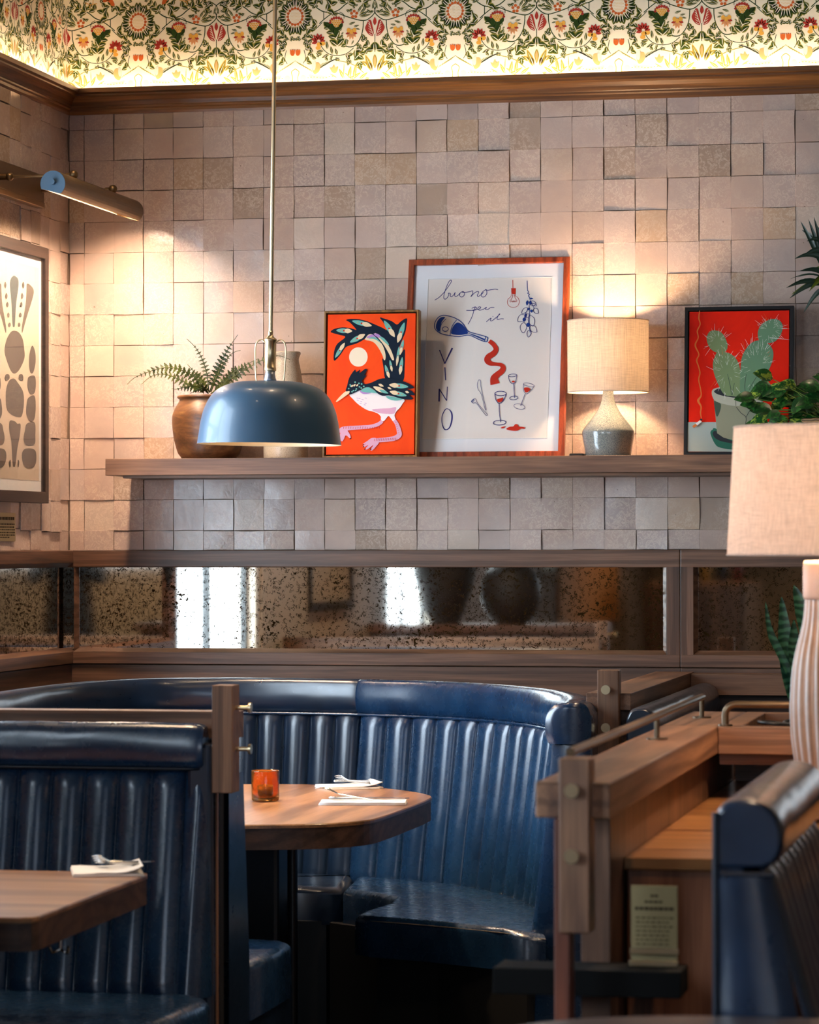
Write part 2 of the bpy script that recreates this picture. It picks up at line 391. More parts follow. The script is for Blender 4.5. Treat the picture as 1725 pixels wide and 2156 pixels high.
# ------------------------------------------------------------------ the room
ZB, ZT = 1.433, 2.849            # tile field bottom / top
CEIL = 3.62
plaster = mat('plaster', H('8d7b68'), .9); dark_pl = mat('dark_ceiling', H('3a332c'), .9)
floor_m = wood('floor_boards', H('0c0a08'), H('181310'), 1, .8, .55)
paper = mat('wallpaper_ground', H('f0e0c4'), .85)
mb = MB(); mb.box(-.3, 8.2, -15.2, .3, -.1, 0); struct(mb.build('floor', floor_m))
mb = MB(); mb.box(-.3, 8.2, -15.2, .3, CEIL, CEIL+.1); struct(mb.build('ceiling', dark_pl))
mb = MB(); mb.box(8.0, 8.2, -15.2, 0, 0, CEIL); struct(mb.build('wall_right', plaster))
mb = MB(); mb.box(-.3, 8.0, -15.2, -15.0, 0, CEIL); struct(mb.build('wall_front', mat('cream_panelling', H('b8a48c'), .5)))

def tint_of(r):
    base = [H('c1a899'), H('bda496'), H('bfa99d'), H('c5ab98'), H('b5a096'), H('b99d84'), H('c8b3a2'), H('aa9280')]
    c = base[r.randrange(len(base))] if r.random() < .45 else base[r.randrange(3)]
    f = 1+(r.random()-.5)*.12; return tuple(min(1, q*f) for q in c)
def tile_field(fn, s0, s1, first, z0, z1, zfirst, seed, jit=.0):
    "fn(s, z, out) -> world point; tiles on a .1 grid, each tilted and set a little differently"
    r = random.Random(seed); mb = MB(); g = .0009
    ss = [s0]; s = first
    while s < s1-.01: ss.append(s); s += .1
    ss.append(s1)
    zz = [z0]; z = zfirst
    while z < z1-.02: zz.append(z); z += .1
    zz.append(z1)
    for i in range(len(ss)-1):
        dz = (r.random()-.5)*jit
        for j in range(len(zz)-1):
            a0, a1 = ss[i]+g, ss[i+1]-g; b0, b1 = zz[j]+g+(dz if j else 0), zz[j+1]-g+(dz if j < len(zz)-2 else 0)
            out = .0070+r.random()*.0055; ta = (r.random()-.5)*.050; tb = (r.random()-.5)*.066; bow = (r.random()-.5)*.0014
            ca = [(r.random()-.5)*.0030 for _ in range(8)]
            tin = tint_of(r); n = 5; rows = []
            for q in range(n):
                row = []
                for p in range(n):
                    u, v = p/(n-1), q/(n-1)
                    e = 0
                    eu = ca[0]*(1-u)*math.sin(PI*v) + ca[1]*u*math.sin(PI*v) + (ca[4]*(1-u)+ca[5]*u)*.6
                    ev = ca[2]*(1-v)*math.sin(PI*u) + ca[3]*v*math.sin(PI*u) + (ca[6]*(1-v)+ca[7]*v)*.6
                    o = out + ta*(u-.5)*(a1-a0) + tb*(v-.5)*(b1-b0) + bow*4*(u*(1-u)+v*(1-v))
                    row.append(fn(a0+(a1-a0)*u+eu, b0+(b1-b0)*v+ev, o))
                rows.append(row)
            b = len(mb.V); mb.grid(rows, 0, True, tint=tin)
            per = [rows[0][k] for k in range(n)]+[rows[k][n-1] for k in range(1, n)]+[rows[n-1][k] for k in range(n-2, -1, -1)]+[rows[k][0] for k in range(n-2, 0, -1)]
            nrm = fn(0, 0, -.012)-fn(0, 0, 0)
            # small rounded arris then the side of the tile
            cen = sum(per, Vector())/len(per)
            mid = [p+nrm*.12+(p-cen).normalized()*.0007 for p in per]; back = [p+nrm for p in mid]
            k = len(per); V = per+mid+back; F = []
            for q in range(k):
                w = (q+1) % k; F += [(w, q, k+q, k+w), (k+w, k+q, 2*k+q, 2*k+w)]
            mb.add(V, F, 0, False, tint=tuple(q_*.8 for q_ in tin))
    return mb
fb = lambda s, z, o: Vector((s, -o, z))
fl = lambda s, z, o: Vector((o, -s, z))
XR = 4.2
wb_ = root('wall_back', (2, 0, 0)); struct(wb_)
mb = MB(); mb.box(-.3, 8.2, 0, .25, 0, CEIL); mb.build('masonry', GROUT, wb_)
tile_field(fb, .012, XR, .0624, ZB, ZT, ZB+.0625, 5).build('glazed_tiles', TILE, wb_)

WIN = ((-2.50, -1.22, .97, 2.62), (-6.1, -4.95, .97, 2.62), (-9.2, -7.0, 1.5, 2.9))  # the third, high window is unseen, added only to bring in daylight
cream = mat('cream_paint', H('d9cdbd'), .5)
wl_ = root('wall_left', (0, -3, 0)); struct(wl_)
mb = MB()
cuts = [.0]+[c for w in WIN for c in (w[1], w[0])]+[-15.2]
for a, b in ((0, -1.22), (-2.50, -4.95), (-6.1, -7.0), (-9.2, -15.2)): mb.box(-.07, 0, b, a, 0, CEIL)
for w in WIN: mb.box(-.07, 0, w[0], w[1], 0, w[2]); mb.box(-.07, 0, w[0], w[1], w[3], CEIL)
mb.build('masonry', GROUT, wl_)
tile_field(fl, .012, 1.22, .10, ZB, ZT, ZB+.0625, 9, .012).build('glazed_tiles', TILE, wl_)
tile_field(fl, 2.50, 4.88, 2.6, ZB, ZT, ZB+.0625, 10, .006).build('glazed_tiles', TILE, wl_)
for k, w in enumerate(WIN):
    f = root('window_%d' % (k+1), (-.05, w[0], w[2])); struct(f); mb = MB()
    y0, y1, z0, z1 = w
    for a, b in ((y0, y0+.06), (y1-.06, y1)): mb.box(-.065, .014, a, b, z0, z1, .004)
    mb.box(-.065, .03, y0, y1, z0, z0+.05, .004); mb.box(-.065, .014, y0, y1, z1-.05, z1, .004)
    mb.build('window_frame', cream, f)
    mb = MB()
    for a, b in ((y0+.06, y0+.085), ((y0+y1)/2-.02, (y0+y1)/2+.02), (y1-.085, y1-.06)): mb.box(-.045, -.02, a, b, z0+.05, z1-.05)
    mb.box(-.045, -.02, y0+.06, y1-.06, 1.95, 1.985)
    mb.build('glazing_bar', mat('blue_grey_paint', H('161f26'), .4), f)
    mb = MB(); mb.box(-.034, -.030, y0+.06, y1-.06, z0+.05, z1-.05); mb.build('pane', PANE, f)

mb = MB(); mb.box(0, .022, -4.93, -2.52, .97, ZB, .002); mb.box(0, .022, -9.0, -6.12, .97, ZB, .002); mb.build('dado_board', cream, wl_)
# ---- wallpaper: mirrored floral repeat, drawn leaf by leaf
WC = ['26390f', '3f501a', '8f8538', 'c9622a', 'a8362a', 'e0a545', 'aebbb0', 'd99563', 'f4e6cc', 'e9b79a']
WM = [flat(h) for h in WC]
DG, GR, OLV, ORG, RED, YEL, BLU, TAN, CRM, PNK = range(10)
def motif(A, sgn=1):
    st = lambda P, w, m, lay: A.stroke(P, w, m, True, False, lay, 3)
    # stems
    st([(900, 70), (850, 100), (832, 150), (850, 215), (800, 272), (740, 297), (650, 278), (560, 248), (480, 216), (420, 222), (350, 270), (300, 312)], 9, DG, 0)
    st([(735, 300), (730, 380), (705, 465), (650, 535), (590, 545), (530, 520), (480, 470), (455, 400)], 9, DG, 0)
    st([(640, 555), (570, 608), (480, 625), (400, 608), (345, 565), (315, 520)], 7, DG, 0)
    st([(215, 105), (280, 160), (345, 198), (430, 206), (500, 182), (565, 130), (640, 95), (700, 62), (760, -30)], 10, DG, 0)
    st([(470, 670), (560, 690), (640, 720), (695, 760), (740, 800)], 8, OLV, 0)
    st([(345, 200), (345, 270)], 8, DG, 0)
    st([(62, 740), (100, 770), (88, 820), (92, 880)], 8, OLV, 0); st([(140, 690), (165, 640), (150, 560)], 6, DG, 0)
    st([(230, 390), (290, 340), (330, 300)], 7, DG, 0)
    st([(545, 270), (540, 230), (500, 205)], 6, DG, 0)
    def lf(x0, y0, x1, y1, w, lay=1, c=(OLV, DG), bend=0):
        w *= 1.3; x1 += (x1-x0)*.10; y1 += (y1-y0)*.10
        A.leaf(x0, y0, x1, y1, w, c[0], lay, bend)
        dx, dy = x1-x0, y1-y0
        A.leaf(x0+dx*.10, y0+dy*.10, x0+dx*.93, y0+dy*.93, w*.66, c[1], lay+1, bend*.9)
        A.stroke([(x0, y0), (x0+dx*.4-dy*.02, y0+dy*.4+dx*.02), (x0+dx*.8, y0+dy*.8)], [w*.12, w*.12, w*.03], CRM, True, False, lay+2, 2)
    def spray(P, n, L0, w0, c=(OLV, DG), lay=1, side=(1, -1), ang=.85, taper=.6):
        Q = cr(P, 8); m = len(Q)
        for k in range(n):
            t = (k+.5)/n; i = min(m-2, int(t*(m-1))); x, y = Q[i][0], Q[i][1]; dx, dy = Q[i+1][0]-x, Q[i+1][1]-y
            a0 = math.atan2(dy, dx); L = L0*(1-taper*t)
            for s in side:
                a = a0+s*ang; lf(x, y, x+L*math.cos(a), y+L*math.sin(a), w0*(1-taper*.7*t), lay, c, bend=-s*L*.10)
        x, y = Q[-2][0], Q[-2][1]; a0 = math.atan2(Q[-1][1]-y, Q[-1][0]-x); lf(x, y, x+L0*.6*math.cos(a0), y+L0*.6*math.sin(a0), w0*.7, lay, c)
    spray([(300, 30), (330, 60), (300, 110), (260, 140)], 3, 60, 34)
    spray([(480, 120), (520, 90), (560, 60), (600, -20)], 3, 70, 38)
    spray([(400, 260), (440, 240), (430, 220)], 1, 60, 30); spray([(190, 330), (210, 380), (200, 440), (170, 480)], 3, 66, 38)
    spray([(330, 650), (380, 640), (430, 650), (480, 660)], 3, 44, 24, c=(OLV, GR)); spray([(250, 600), (210, 580), (190, 540), (200, 500)], 3, 52, 30)
    spray([(610, 240), (600, 200), (620, 170), (660, 150)], 2, 44, 24); spray([(790, 250), (800, 200), (780, 150)], 2, 50, 24)
    spray([(560, 600), (600, 640), (590, 690)], 2, 60, 32, c=(OLV, GR)); spray([(760, 640), (740, 600), (700, 570)], 2, 56, 34, c=(OLV, GR))
    # leaves round the sun flower
    for k in range(14):
        a = -PI/2+PI*(k+.5)/14
        lf(62+92*math.cos(a), 235+96*math.sin(a), 62+(150+18*(k % 2))*math.cos(a), 235+(165+20*((k+1) % 2))*math.sin(a), 44, 1)
    # the large scrolling acanthus sprays
    spray([(300, 315), (250, 310), (190, 260), (165, 300)], 3, 70, 40)
    spray([(345, 200), (400, 170), (420, 110), (400, 60), (420, 10)], 4, 88, 44, lay=1)
    spray([(565, 130), (640, 95), (720, 60), (770, 80)], 4, 84, 42)
    spray([(700, 110), (760, 130), (770, 60), (700, -10)], 3, 70, 36)
    spray([(270, 150), (240, 100), (190, 60), (150, 20)], 4, 72, 36)
    spray([(480, 560), (470, 470), (430, 400), (380, 340)], 4, 96, 50)
    spray([(600, 540), (540, 500), (500, 430), (500, 350)], 3, 60, 34, c=(OLV, GR))
    spray([(640, 555), (680, 600), (690, 660), (700, 720)], 3, 84, 48, c=(OLV, GR))
    spray([(848, 600), (810, 560), (760, 520), (740, 470)], 3, 78, 44)
    spray([(720, 500), (700, 520), (690, 540)], 1, 56, 30, c=(OLV, GR))
    spray([(150, 560), (200, 510), (160, 440), (90, 450)], 4, 64, 34)
    spray([(150, 690), (200, 660), (250, 620), (290, 610)], 3, 60, 34, c=(OLV, GR))
    for x0, y0, x1, y1, w in ((380, 560, 375, 490, 22), (430, 612, 415, 540, 22), (480, 622, 460, 560, 20), (345, 575, 280, 580, 22), (560, 610, 600, 660, 24), (400, 608, 330, 640, 20),
                              (690, 250, 780, 210, 22), (700, 230, 770, 160, 20), (700, 260, 800, 240, 18), (680, 215, 720, 150, 18), (590, 330, 650, 310, 16), (640, 350, 690, 340, 14), (660, 370, 700, 380, 12),
                              (560, 470, 590, 490, 12), (640, 480, 620, 520, 12), (540, 400, 520, 420, 12), (852, 110, 872, 180, 16), (110, 100, 150, 130, 30), (20, 100, 62, 60, 16)):
        lf(x0, y0, x1, y1, w, 1)
    # pale grasses near the bottom
    for x0, y0, x1, y1, w in ((590, 850, 610, 740, 26), (545, 850, 500, 760, 24), (640, 850, 660, 720, 24), (600, 860, 700, 800, 24), (690, 860, 770, 800, 22), (540, 830, 545, 710, 8), (480, 840, 410, 800, 10), (750, 860, 790, 850, 20),
                              (660, 870, 560, 800, 18), (815, 770, 790, 700, 34), (770, 735, 730, 690, 30), (820, 790, 760, 640, 40)):
        lf(x0, y0, x1, y1, w, 1, (YEL, OLV))
    if sgn > 0:
      A.leaf(848, 345, 848, 265, 34, RED, 4); A.leaf(848, 625, 848, 760, 44, OLV, 4); A.leaf(848, 640, 848, 745, 24, TAN, 5)
      st([(848, 430), (848, 600)], 7, DG, 0); lf(62, 130, 62, 70, 30, 1)
      for k in range(16):
          a = 2*PI*k/16; A.leaf(62+56*math.cos(a), 235+62*math.sin(a), 62+90*math.cos(a), 235+97*math.sin(a), 28, ORG, 4)
      A.ell(62, 235, 62, 68, CRM, lay=5)
      for i in range(-4, 5):
          for j in range(-4, 5):
            x, y = 62+i*13+(j % 2)*6, 235+j*14
            if math.hypot(x-62, (y-235)*.92) < 54: A.ell(x, y, 4.5, 2.5, YEL, lay=6, n=6)
    # paired tulips, red bud, berries, small blooms
    A.poly([(68, 550), (78, 562), (88, 548), (98, 562), (110, 550), (112, 590), (98, 612), (78, 612), (66, 588)], ORG, True, 4)
    A.poly([(835, 445), (800, 440), (770, 410), (752, 370), (768, 330), (790, 292), (812, 300), (824, 350), (836, 400)], RED, True, 4)
    for t in range(6): A.stroke([(822-5*t, 440-24*t), (790-2*t, 420-24*t)], [5, 3], CRM, False, False, 5)
    A.stroke([(838, 448), (812, 380), (792, 305)], [6, 5, 3], CRM, True, False, 6)
    for k in range(5): a = -PI/2+2*PI*k/5; A.ell(645+27*math.cos(a), 232+29*math.sin(a), 15, 15, ORG, lay=4, n=10)
    A.ell(645, 232, 10, 10, CRM, lay=5, n=8)
    for k in range(9): a = PI+PI*k/8; A.leaf(470+48*math.cos(a), 305+30*math.sin(a), 470+76*math.cos(a), 305+62*math.sin(a), 26, RED, 4)
    for k in range(4):
        for j in range(5-k): A.ell(424+23*j+12*k, 290+17*k, 11, 9, YEL, lay=5, n=8)
    A.poly([(345, 300), (420, 310), (455, 350), (480, 350), (525, 310), (530, 350), (480, 400), (470, 440), (430, 400), (370, 340)], DG, True, 3)
    for x, y in ((590, 385), (648, 385), (618, 400)): A.ell(x, y, 19, 23, YEL, lay=5, n=10)
    for a in (.15, .7, 1.3, 1.85, 2.45, 3.0): A.leaf(618+15*math.cos(a), 405+10*math.sin(a), 618+58*math.cos(a), 410+68*math.sin(a), 24, RED if abs(a-1.5) > 1 else TAN, 4)
    for a in (-2.9, -2.3, -1.7, -1.1, -.5, 2.7, 0.1): A.leaf(295+14*math.cos(a), 480+14*math.sin(a), 290+70*math.cos(a), 470+66*math.sin(a), 32, RED, 4)
    for x, y in ((300, 510), (335, 505), (290, 545)): A.ell(x, y, 26, 20, YEL, lay=5, n=10)
    A.poly([(402, 735), (425, 742), (445, 708), (460, 738), (486, 728), (480, 770), (455, 795), (425, 780)], TAN, True, 4)
    # wing of a perched bird
    for k in range(13):
        a = -.85+.95*k/12; A.stroke([(250+14*k, 780-9*k), (300+14*k+40*math.cos(a), 735-7*k+40*math.sin(a)-10)], [8, 5], OLV if k % 2 else BLU, False, False, 3)
    A.poly([(228, 730), (250, 690), (300, 690), (310, 740), (290, 780), (250, 795)], TAN, True, 4); A.poly([(225, 700), (262, 665), (262, 740), (240, 760)], BLU, True, 5)
    for k in range(7): A.stroke([(110+20*k, 700+12*k), (60+24*k, 660+14*k)], [5, 4], OLV, False, False, 3)
    for k in range(9): A.ell(190+30*k, 830-6*math.sin(k), 9, 4, OLV, lay=4, n=6)
    A.ell(140, 830, 30, 30, PNK, lay=3); A.poly([(200, 800), (230, 850), (330, 850), (390, 840), (340, 815), (260, 810)], PNK, True, 3)
    # perching bird high up
    A.poly([(300, 60), (330, 0), (400, -30), (420, -10), (360, 30), (330, 68)], ORG, True, 5); st([(480, 40), (540, 50), (560, 80)], 7, YEL, 4); st([(520, 0), (530, 50), (600, 30)], 7, YEL, 4)
x_sun = U(292, 50, y=0).x; PER = (U(1655, 20, y=0).x-x_sun)/4; kk = PER/2/786
z_pap = U(460, 181, y=0).z
def paper_mesh(fmap, nrm, n0, n1):
    out = None
    for c in range(n0, n1):
        for sg in (1, -1):
            for row in (0, 1):
                f = lambda X, Y, c=c, sg=sg, row=row: fmap(x_sun+c*PER+sg*(X-62)*kk, z_pap+((880-Y)*kk if row == 0 else (880+Y)*kk))
                A = Art(f, nrm, 1.5e-4, 2e-4)
                if out is not None: A.mb = out
                motif(A, sg); out = A.mb
    return out
mb = MB(); mb.box(0, 8, -.004, 0, ZT, CEIL); mb.build('wallpaper_ground', paper, wb_)
paper_mesh(lambda s, z: Vector((max(s, .0006), -.004, z)), (0, -1, 0), 0, 8).build('wallpaper_floral_print', WM, wb_)
mb = MB(); mb.box(0, .004, -15, 0, ZT, CEIL); mb.build('wallpaper_ground', paper, wl_)
paper_mesh(lambda s, z: Vector((.004, min(s, -.0006), z)), (1, 0, 0), -3, 1).build('wallpaper_floral_print', WM, wl_)

# ---- crown moulding with a hidden light strip on top
zt = U(900, 163, y=-.06).z
prof = [(.0, ZT-.004), (.013, ZT-.004), (.016, ZT+.003), (.016, ZT+.012), (.021, ZT+.016), (.021, ZT+.021), (.024, ZT+.024), (.030, ZT+.036), (.040, ZT+.048), (.050, ZT+.053), (.050, ZT+.058), (.060, ZT+.062), (.060, zt), (.052, zt), (.052, zt-.012), (.0, zt-.012)]
def crown(path, nrm, m, name):
    mb = MB(); mb.sweep(prof, path, nrm, 0, False); return mb.build(name, m)
o = struct(crown([(.0, 0), (7.9, 0)], [(1, -1), (0, -1)], WALX, 'trim_1'))
# mitre the corner: first section runs along the diagonal
o2 = struct(crown([(0, -8), (0, 0)], [(1, 0), (1, -1)], WALY, 'trim_2'))
LED = emis('led_strip', (1.0, .80, .54), 26)
mb = MB(); mb.box(.05, 7.9, -.051, -.041, zt-.011, zt-.006); mb.build('led_strip', LED, o)
mb = MB(); mb.box(.041, .051, -7.9, -.05, zt-.011, zt-.006); mb.build('led_strip', LED, o2)

# ---- oak panelling with antique mirrors under the tiles
xj = U(1433, 1280, y=-.03).x; xm0 = U(1396, 1280, y=-.02).x; xm1 = U(1470, 1280, y=-.02).x
ZM0, ZM1, ZR, ZC = 1.118, 1.3775, 1.0655, 1.433
tr = root('trim_3', (2, 0, 0)); struct(tr)
mb = MB()
mb.box(.0, xj-.001, -.032, 0, ZM1, ZC, .003); mb.box(xj, XR, -.032, 0, ZM1, ZC, .003)
mb.box(.0, xj-.001, -.032, 0, ZR+.001, ZM0-.012, .002); mb.box(xj, XR, -.032, 0, ZR+.001, ZM0-.012, .002)
mb.build('rail', PX, tr)
mb = MB(); mb.box(xm0+.012, xj-.001, -.0315, 0, ZM0-.02, ZM1+.004, .002); mb.box(xj, xm1-.012, -.0315, 0, ZM0-.02, ZM1+.004, .002); mb.build('stile', PZ, tr)
def bead(x0, x1, z0, z1, w=.012, yo=-.026, yi=-.012):
    mb = MB(); O = [(x0-w, z0-w), (x1+w, z0-w), (x1+w, z1+w), (x0-w, z1+w)]; I = [(x0, z0), (x1, z0), (x1, z1), (x0, z1)]
    for k in range(4):
        j = (k+1) % 4; mb.add([(O[k][0], yo-.006, O[k][1]), (O[j][0], yo-.006, O[j][1]), (I[j][0], yi, I[j][1]), (I[k][0], yi, I[k][1])], [(0, 1, 2, 3)], 0)
        mb.add([(I[k][0], yi, I[k][1]), (I[j][0], yi, I[j][1]), (I[j][0], 0, I[j][1]), (I[k][0], 0, I[k][1])], [(0, 1, 2, 3)], 0)
    return mb
bead(.046, xm0, ZM0, ZM1).build('mirror_bead', PX, tr); bead(xm1, XR-.05, ZM0, ZM1).build('mirror_bead', PX, tr)
mb = MB(); mb.box(0, xj+.0, -.024, 0, .1, ZR-.001, .002); mb.box(xj+.0, XR, -.024, 0, .1, ZR-.001, .002); mb.build('lower_panel', PX, tr)
tr2 = root('trim_4', (0, -.6, 0)); struct(tr2); YE = -1.19
mb = MB(); mb.box(0, .032, YE, 0, ZM1+.013, ZC, .003); mb.box(0, .032, YE, 0, ZR+.001, ZM0-.012, .002); mb.build('rail', PY, tr2)
mb = MB()
for za, xa, zb_, xb in ((ZM1+.014, .032, ZM1, .010), (ZM0-.013, .032, ZM0, .010)):
    mb.add([(xa, YE, za), (xa, 0, za), (xb, 0, zb_), (xb, YE, zb_)], [(0, 1, 2, 3)], 0)
    mb.add([(xb, YE, zb_), (xb, 0, zb_), (0, 0, zb_), (0, YE, zb_)], [(0, 1, 2, 3)], 0)
mb.box(0, .034, YE-.04, YE, ZR, ZC+.02, .002); mb.build('mirror_bead', PY, tr2)
mb = MB(); mb.box(0, .024, YE-.04, 0, .1, ZR-.001, .002); mb.box(0, .024, -6.2, YE-.041, .1, .96, .002); mb.build('lower_panel', PY, tr2)
def mirror(x0, x1, y0, y1, label):
    mb = MB(); mb.box(x0, x1, y0, y1, ZM0-.005, ZM1+.005); return tag(mb.build('antique_mirror', MIRROR), label, 'mirror', 'antique mirrors in the oak panelling')
mirror(.008, xm0+.01, -.009, -.003, 'wide foxed antique mirror above the curved navy booth')
mirror(xm1-.01, XR-.02, -.009, -.003, 'foxed antique mirror at right behind the striped lamp and snake plant')
mirror(.003, .009, YE, -.009, 'foxed antique mirror on the left wall below the abstract print')

# ---- long oak shelf
sh = root('wall_shelf', (2, -.14, 1.668)); tag(sh, 'long oak wall shelf carrying lamp, plants and framed pictures', 'shelf')
mb = MB(); mb.box(.222, XR, -.30, -.004, 1.668, 1.7205, .0015); mb.build('board', WX, sh)
mb = MB(); mb.box(.27, XR, -.27, -.006, 1.6595, 1.668); mb.build('under_batten', WX, sh)
# ------------------------------------------------------------------ banquettes
def norms(P, side):
    out = []
    for i in range(len(P)):
        a = P[max(i-1, 0)]; b = P[min(i+1, len(P)-1)]; d = (b-a).normalized(); out.append(Vector((-d.y, d.x))*side)
    return out
def back_panel(mb, P, side, z0, z1, lean, fw, depth=.022, off=0.0, m=0, pinch=1.0):
    "channel-tufted panel; P is the plan of its top edge, side picks the sitter's side"
    P = [Vector(p[:2]) for p in P]; L = sum((b-a).length for a, b in zip(P, P[1:])); nf = max(1, round(L/fw)); per = 12; fine = 40
    Q = resample([(p.x, p.y, 0) for p in P], L/(nf*fine)); Q = [Vector((q.x, q.y)) for q in Q]; N = norms(Q, side)
    UU = [0, .035, .09, .17, .27, .38, .5, .62, .73, .83, .91, .965]
    ids = [(k*fine+round(u_*fine), u_) for k in range(nf) for u_ in UU]+[(nf*fine, 0)]
    Q = [Q[min(i_, len(Q)-1)] for i_, _ in ids]; N = [N[min(i_, len(N)-1)] for i_, _ in ids]; US = [u_ for _, u_ in ids]
    NZ = 22; rows = []
    for k in range(NZ+1):
        t = k/NZ; z = z0+(z1-z0)*t; row = []
        tp = min(1, (1-t)/.05)**.5 * min(1, t/.03+.2)
        for i, (q, n) in enumerate(zip(Q, N)):
            u = US[i]; b = max(0, 1-abs(2*u-1)**2.1)**.5
            wr = mnoise.noise(Vector((q.x*9, q.y*9+3, z*5)))*.0022 + mnoise.noise(Vector((q.x*30, q.y*30, z*22)))*.0003
            o = off + lean*(1-t) + (depth*b+wr*b)*(.35+.65*tp)
            row.append(Vector((q.x+n.x*o, q.y+n.y*o, z)))
        rows.append(row)
    mb.grid(rows, m, True, flip=(side > 0)); return Q, N
def roll_prof(zb, zt_, out, back):
    h = zt_-zb
    P = [(out*.55, zb), (out*.86, zb+h*.12), (out, zb+h*.38), (out*.96, zb+h*.62), (out*.74, zb+h*.86), (out*.35, zb+h*.985), (-back*.2, zt_), (-back*.7, zb+h*.93), (-back, zb+h*.7), (-back, zb)]
    return cr(P[:9], 3)+[P[9]]
def roll(mb, P, side, zb, zt_, out=.040, back=.06, off=0, m=0, endr=.02, step=.03):
    Q = resample([(p[0], p[1], 0) for p in P], step); Q = [Vector((q.x, q.y)) for q in Q]; N = norms(Q, side); pr = roll_prof(zb, zt_, out, back)
    cz = (zb+zt_)/2; rows = []
    ce = (out-back)/2
    seq = []
    T0 = (Q[0]-Q[1]).normalized(); T1 = (Q[-1]-Q[-2]).normalized()
    for k in range(3): a = PI/2*(k)/3; seq.append((Q[0]+T0*endr*math.cos(a), N[0], .86+.14*math.sin(a)))
    seq += [(q, n, 1) for q, n in zip(Q, N)]
    for k in range(3): a = PI/2*(2-k)/3; seq.append((Q[-1]+T1*endr*math.cos(a), N[-1], .86+.14*math.sin(a)))
    for i, (q, n, s) in enumerate(seq):
        row = []
        for j, (a, z) in enumerate(pr):
            w = mnoise.noise(Vector((q.x*7+a*20, q.y*7, z*16)))*.0022+mnoise.noise(Vector((q.x*26, q.y*26, z*45)))*.0003
            aa = ce+(a-ce)*s+off; row.append(Vector((q.x+n.x*(aa+(w if j < len(pr)-1 else 0)), q.y+n.y*(aa+(w if j < len(pr)-1 else 0)), cz+(z-cz)*s+w*.6)))
        rows.append(row)
    mb.grid(rows, m, True, cu=True, flip=(side < 0)); k = len(pr)
    mb.add(rows[0], [list(range(k))], m, False); mb.add(rows[-1], [list(range(k))[::-1]], m, False)
def cushion(mb, outline, z0, z1, r=.03, m=0):
    "seat pad: outline (closed 2-D list) with rounded upper edge and slightly crowned top"
    n = len(outline); P = [Vector(p) for p in outline]
    area2 = sum(P[i].x*P[(i+1) % n].y-P[(i+1) % n].x*P[i].y for i in range(n)); sg = 1 if area2 > 0 else -1
    IN = []
    for i in range(n):
        e1 = (P[i]-P[i-1]); e2 = (P[(i+1) % n]-P[i]); e1 = e1.normalized() if e1.length > 1e-9 else e2.normalized(); e2 = e2.normalized() if e2.length > 1e-9 else e1
        n1 = Vector((-e1.y, e1.x))*sg; n2 = Vector((-e2.y, e2.x))*sg; v = (n1+n2); v = v/max(.6, v.length**2/2) if v.length > .1 else n1
        IN.append(v)
    rows = [[Vector((p.x, p.y, z0)) for p in P]]
    for k in range(6):
        a = PI/2*k/5; rows.append([Vector((p.x+v.x*r*(1-math.cos(a)), p.y+v.y*r*(1-math.cos(a)), z1-r+r*math.sin(a))) for p, v in zip(P, IN)])
    if sg < 0: rows = [r_[::-1] for r_ in rows]
    mb.grid(rows, m, True, cu=True); mb.add(rows[-1], [list(range(n))], m, False); mb.add(rows[0], [list(range(n))[::-1]], m)
def piping(mb, P, N, off, z, r=.0045, m=0):
    mb.tube([Vector((q.x+n.x*off, q.y+n.y*off, z)) for q, n in zip(P, N)], r, 8, m)

# --- the curved far booth
TZ = 1.035; ZRB = .928; SEAT = .44
LP = cr([(.26, -2.15), (.245, -1.8), (.235, -1.25), (.255, -.72), (.36, -.42), (.58, -.30), (.82, -.285), (1.052, -.325)], 8)
RP = cr([(1.056, -.33), (1.29, -.43), (1.50, -.59), (1.69, -.85), (1.815, -1.14), (1.88, -1.43), (1.90, -1.70)], 8)
bq = root('curved_banquette', (1.1, -1.0, 0)); tag(bq, 'curved channel-tufted navy leather booth below the wide mirror', 'booth seat')
mb = MB(); QL, NL = back_panel(mb, LP, -1, SEAT-.03, ZRB+.01, .07, .086, .028); mb.build('backrest', NAVY2, bq)['label'] = 'left run of the upright channels, shade put into the leather colour'
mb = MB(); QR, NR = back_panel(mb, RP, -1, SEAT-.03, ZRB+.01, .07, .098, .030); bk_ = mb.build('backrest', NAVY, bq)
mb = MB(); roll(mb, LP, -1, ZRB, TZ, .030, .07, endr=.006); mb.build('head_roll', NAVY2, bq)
mb = MB(); roll(mb, RP, -1, ZRB, TZ, .030, .07, endr=.012); mb.build('head_roll', NAVY, bq)
mb = MB(); piping(mb, QL, NL, .024, ZRB-.001); piping(mb, QR, NR, .024, ZRB-.001); mb.build('piping', NAVY, bk_)
# shell behind the upholstery, with the leather-wrapped end of the right arm
def shell(mb, P, side, th, z0, z1, lean, m=0):
    Q = resample([(p[0], p[1], 0) for p in P], .06); Q = [Vector((q.x, q.y)) for q in Q]; N = norms(Q, side)
    rows = [[Vector((q.x+n.x*a, q.y+n.y*a, z)) for q, n in zip(Q, N)] for a, z in ((lean, z0), (0, z1), (-th, z1), (-th, z0))]
    mb.grid(rows, m, False, cv=True); mb.add([r[-1] for r in rows], [[0, 1, 2, 3]], m); mb.add([r[0] for r in rows], [[3, 2, 1, 0]], m)
mb = MB(); shell(mb, LP, -1, .07, 0, ZRB+.01, .065); shell(mb, RP, -1, .07, 0, ZRB+.01, .065); mb.build('back_shell', NAVY2, bq)
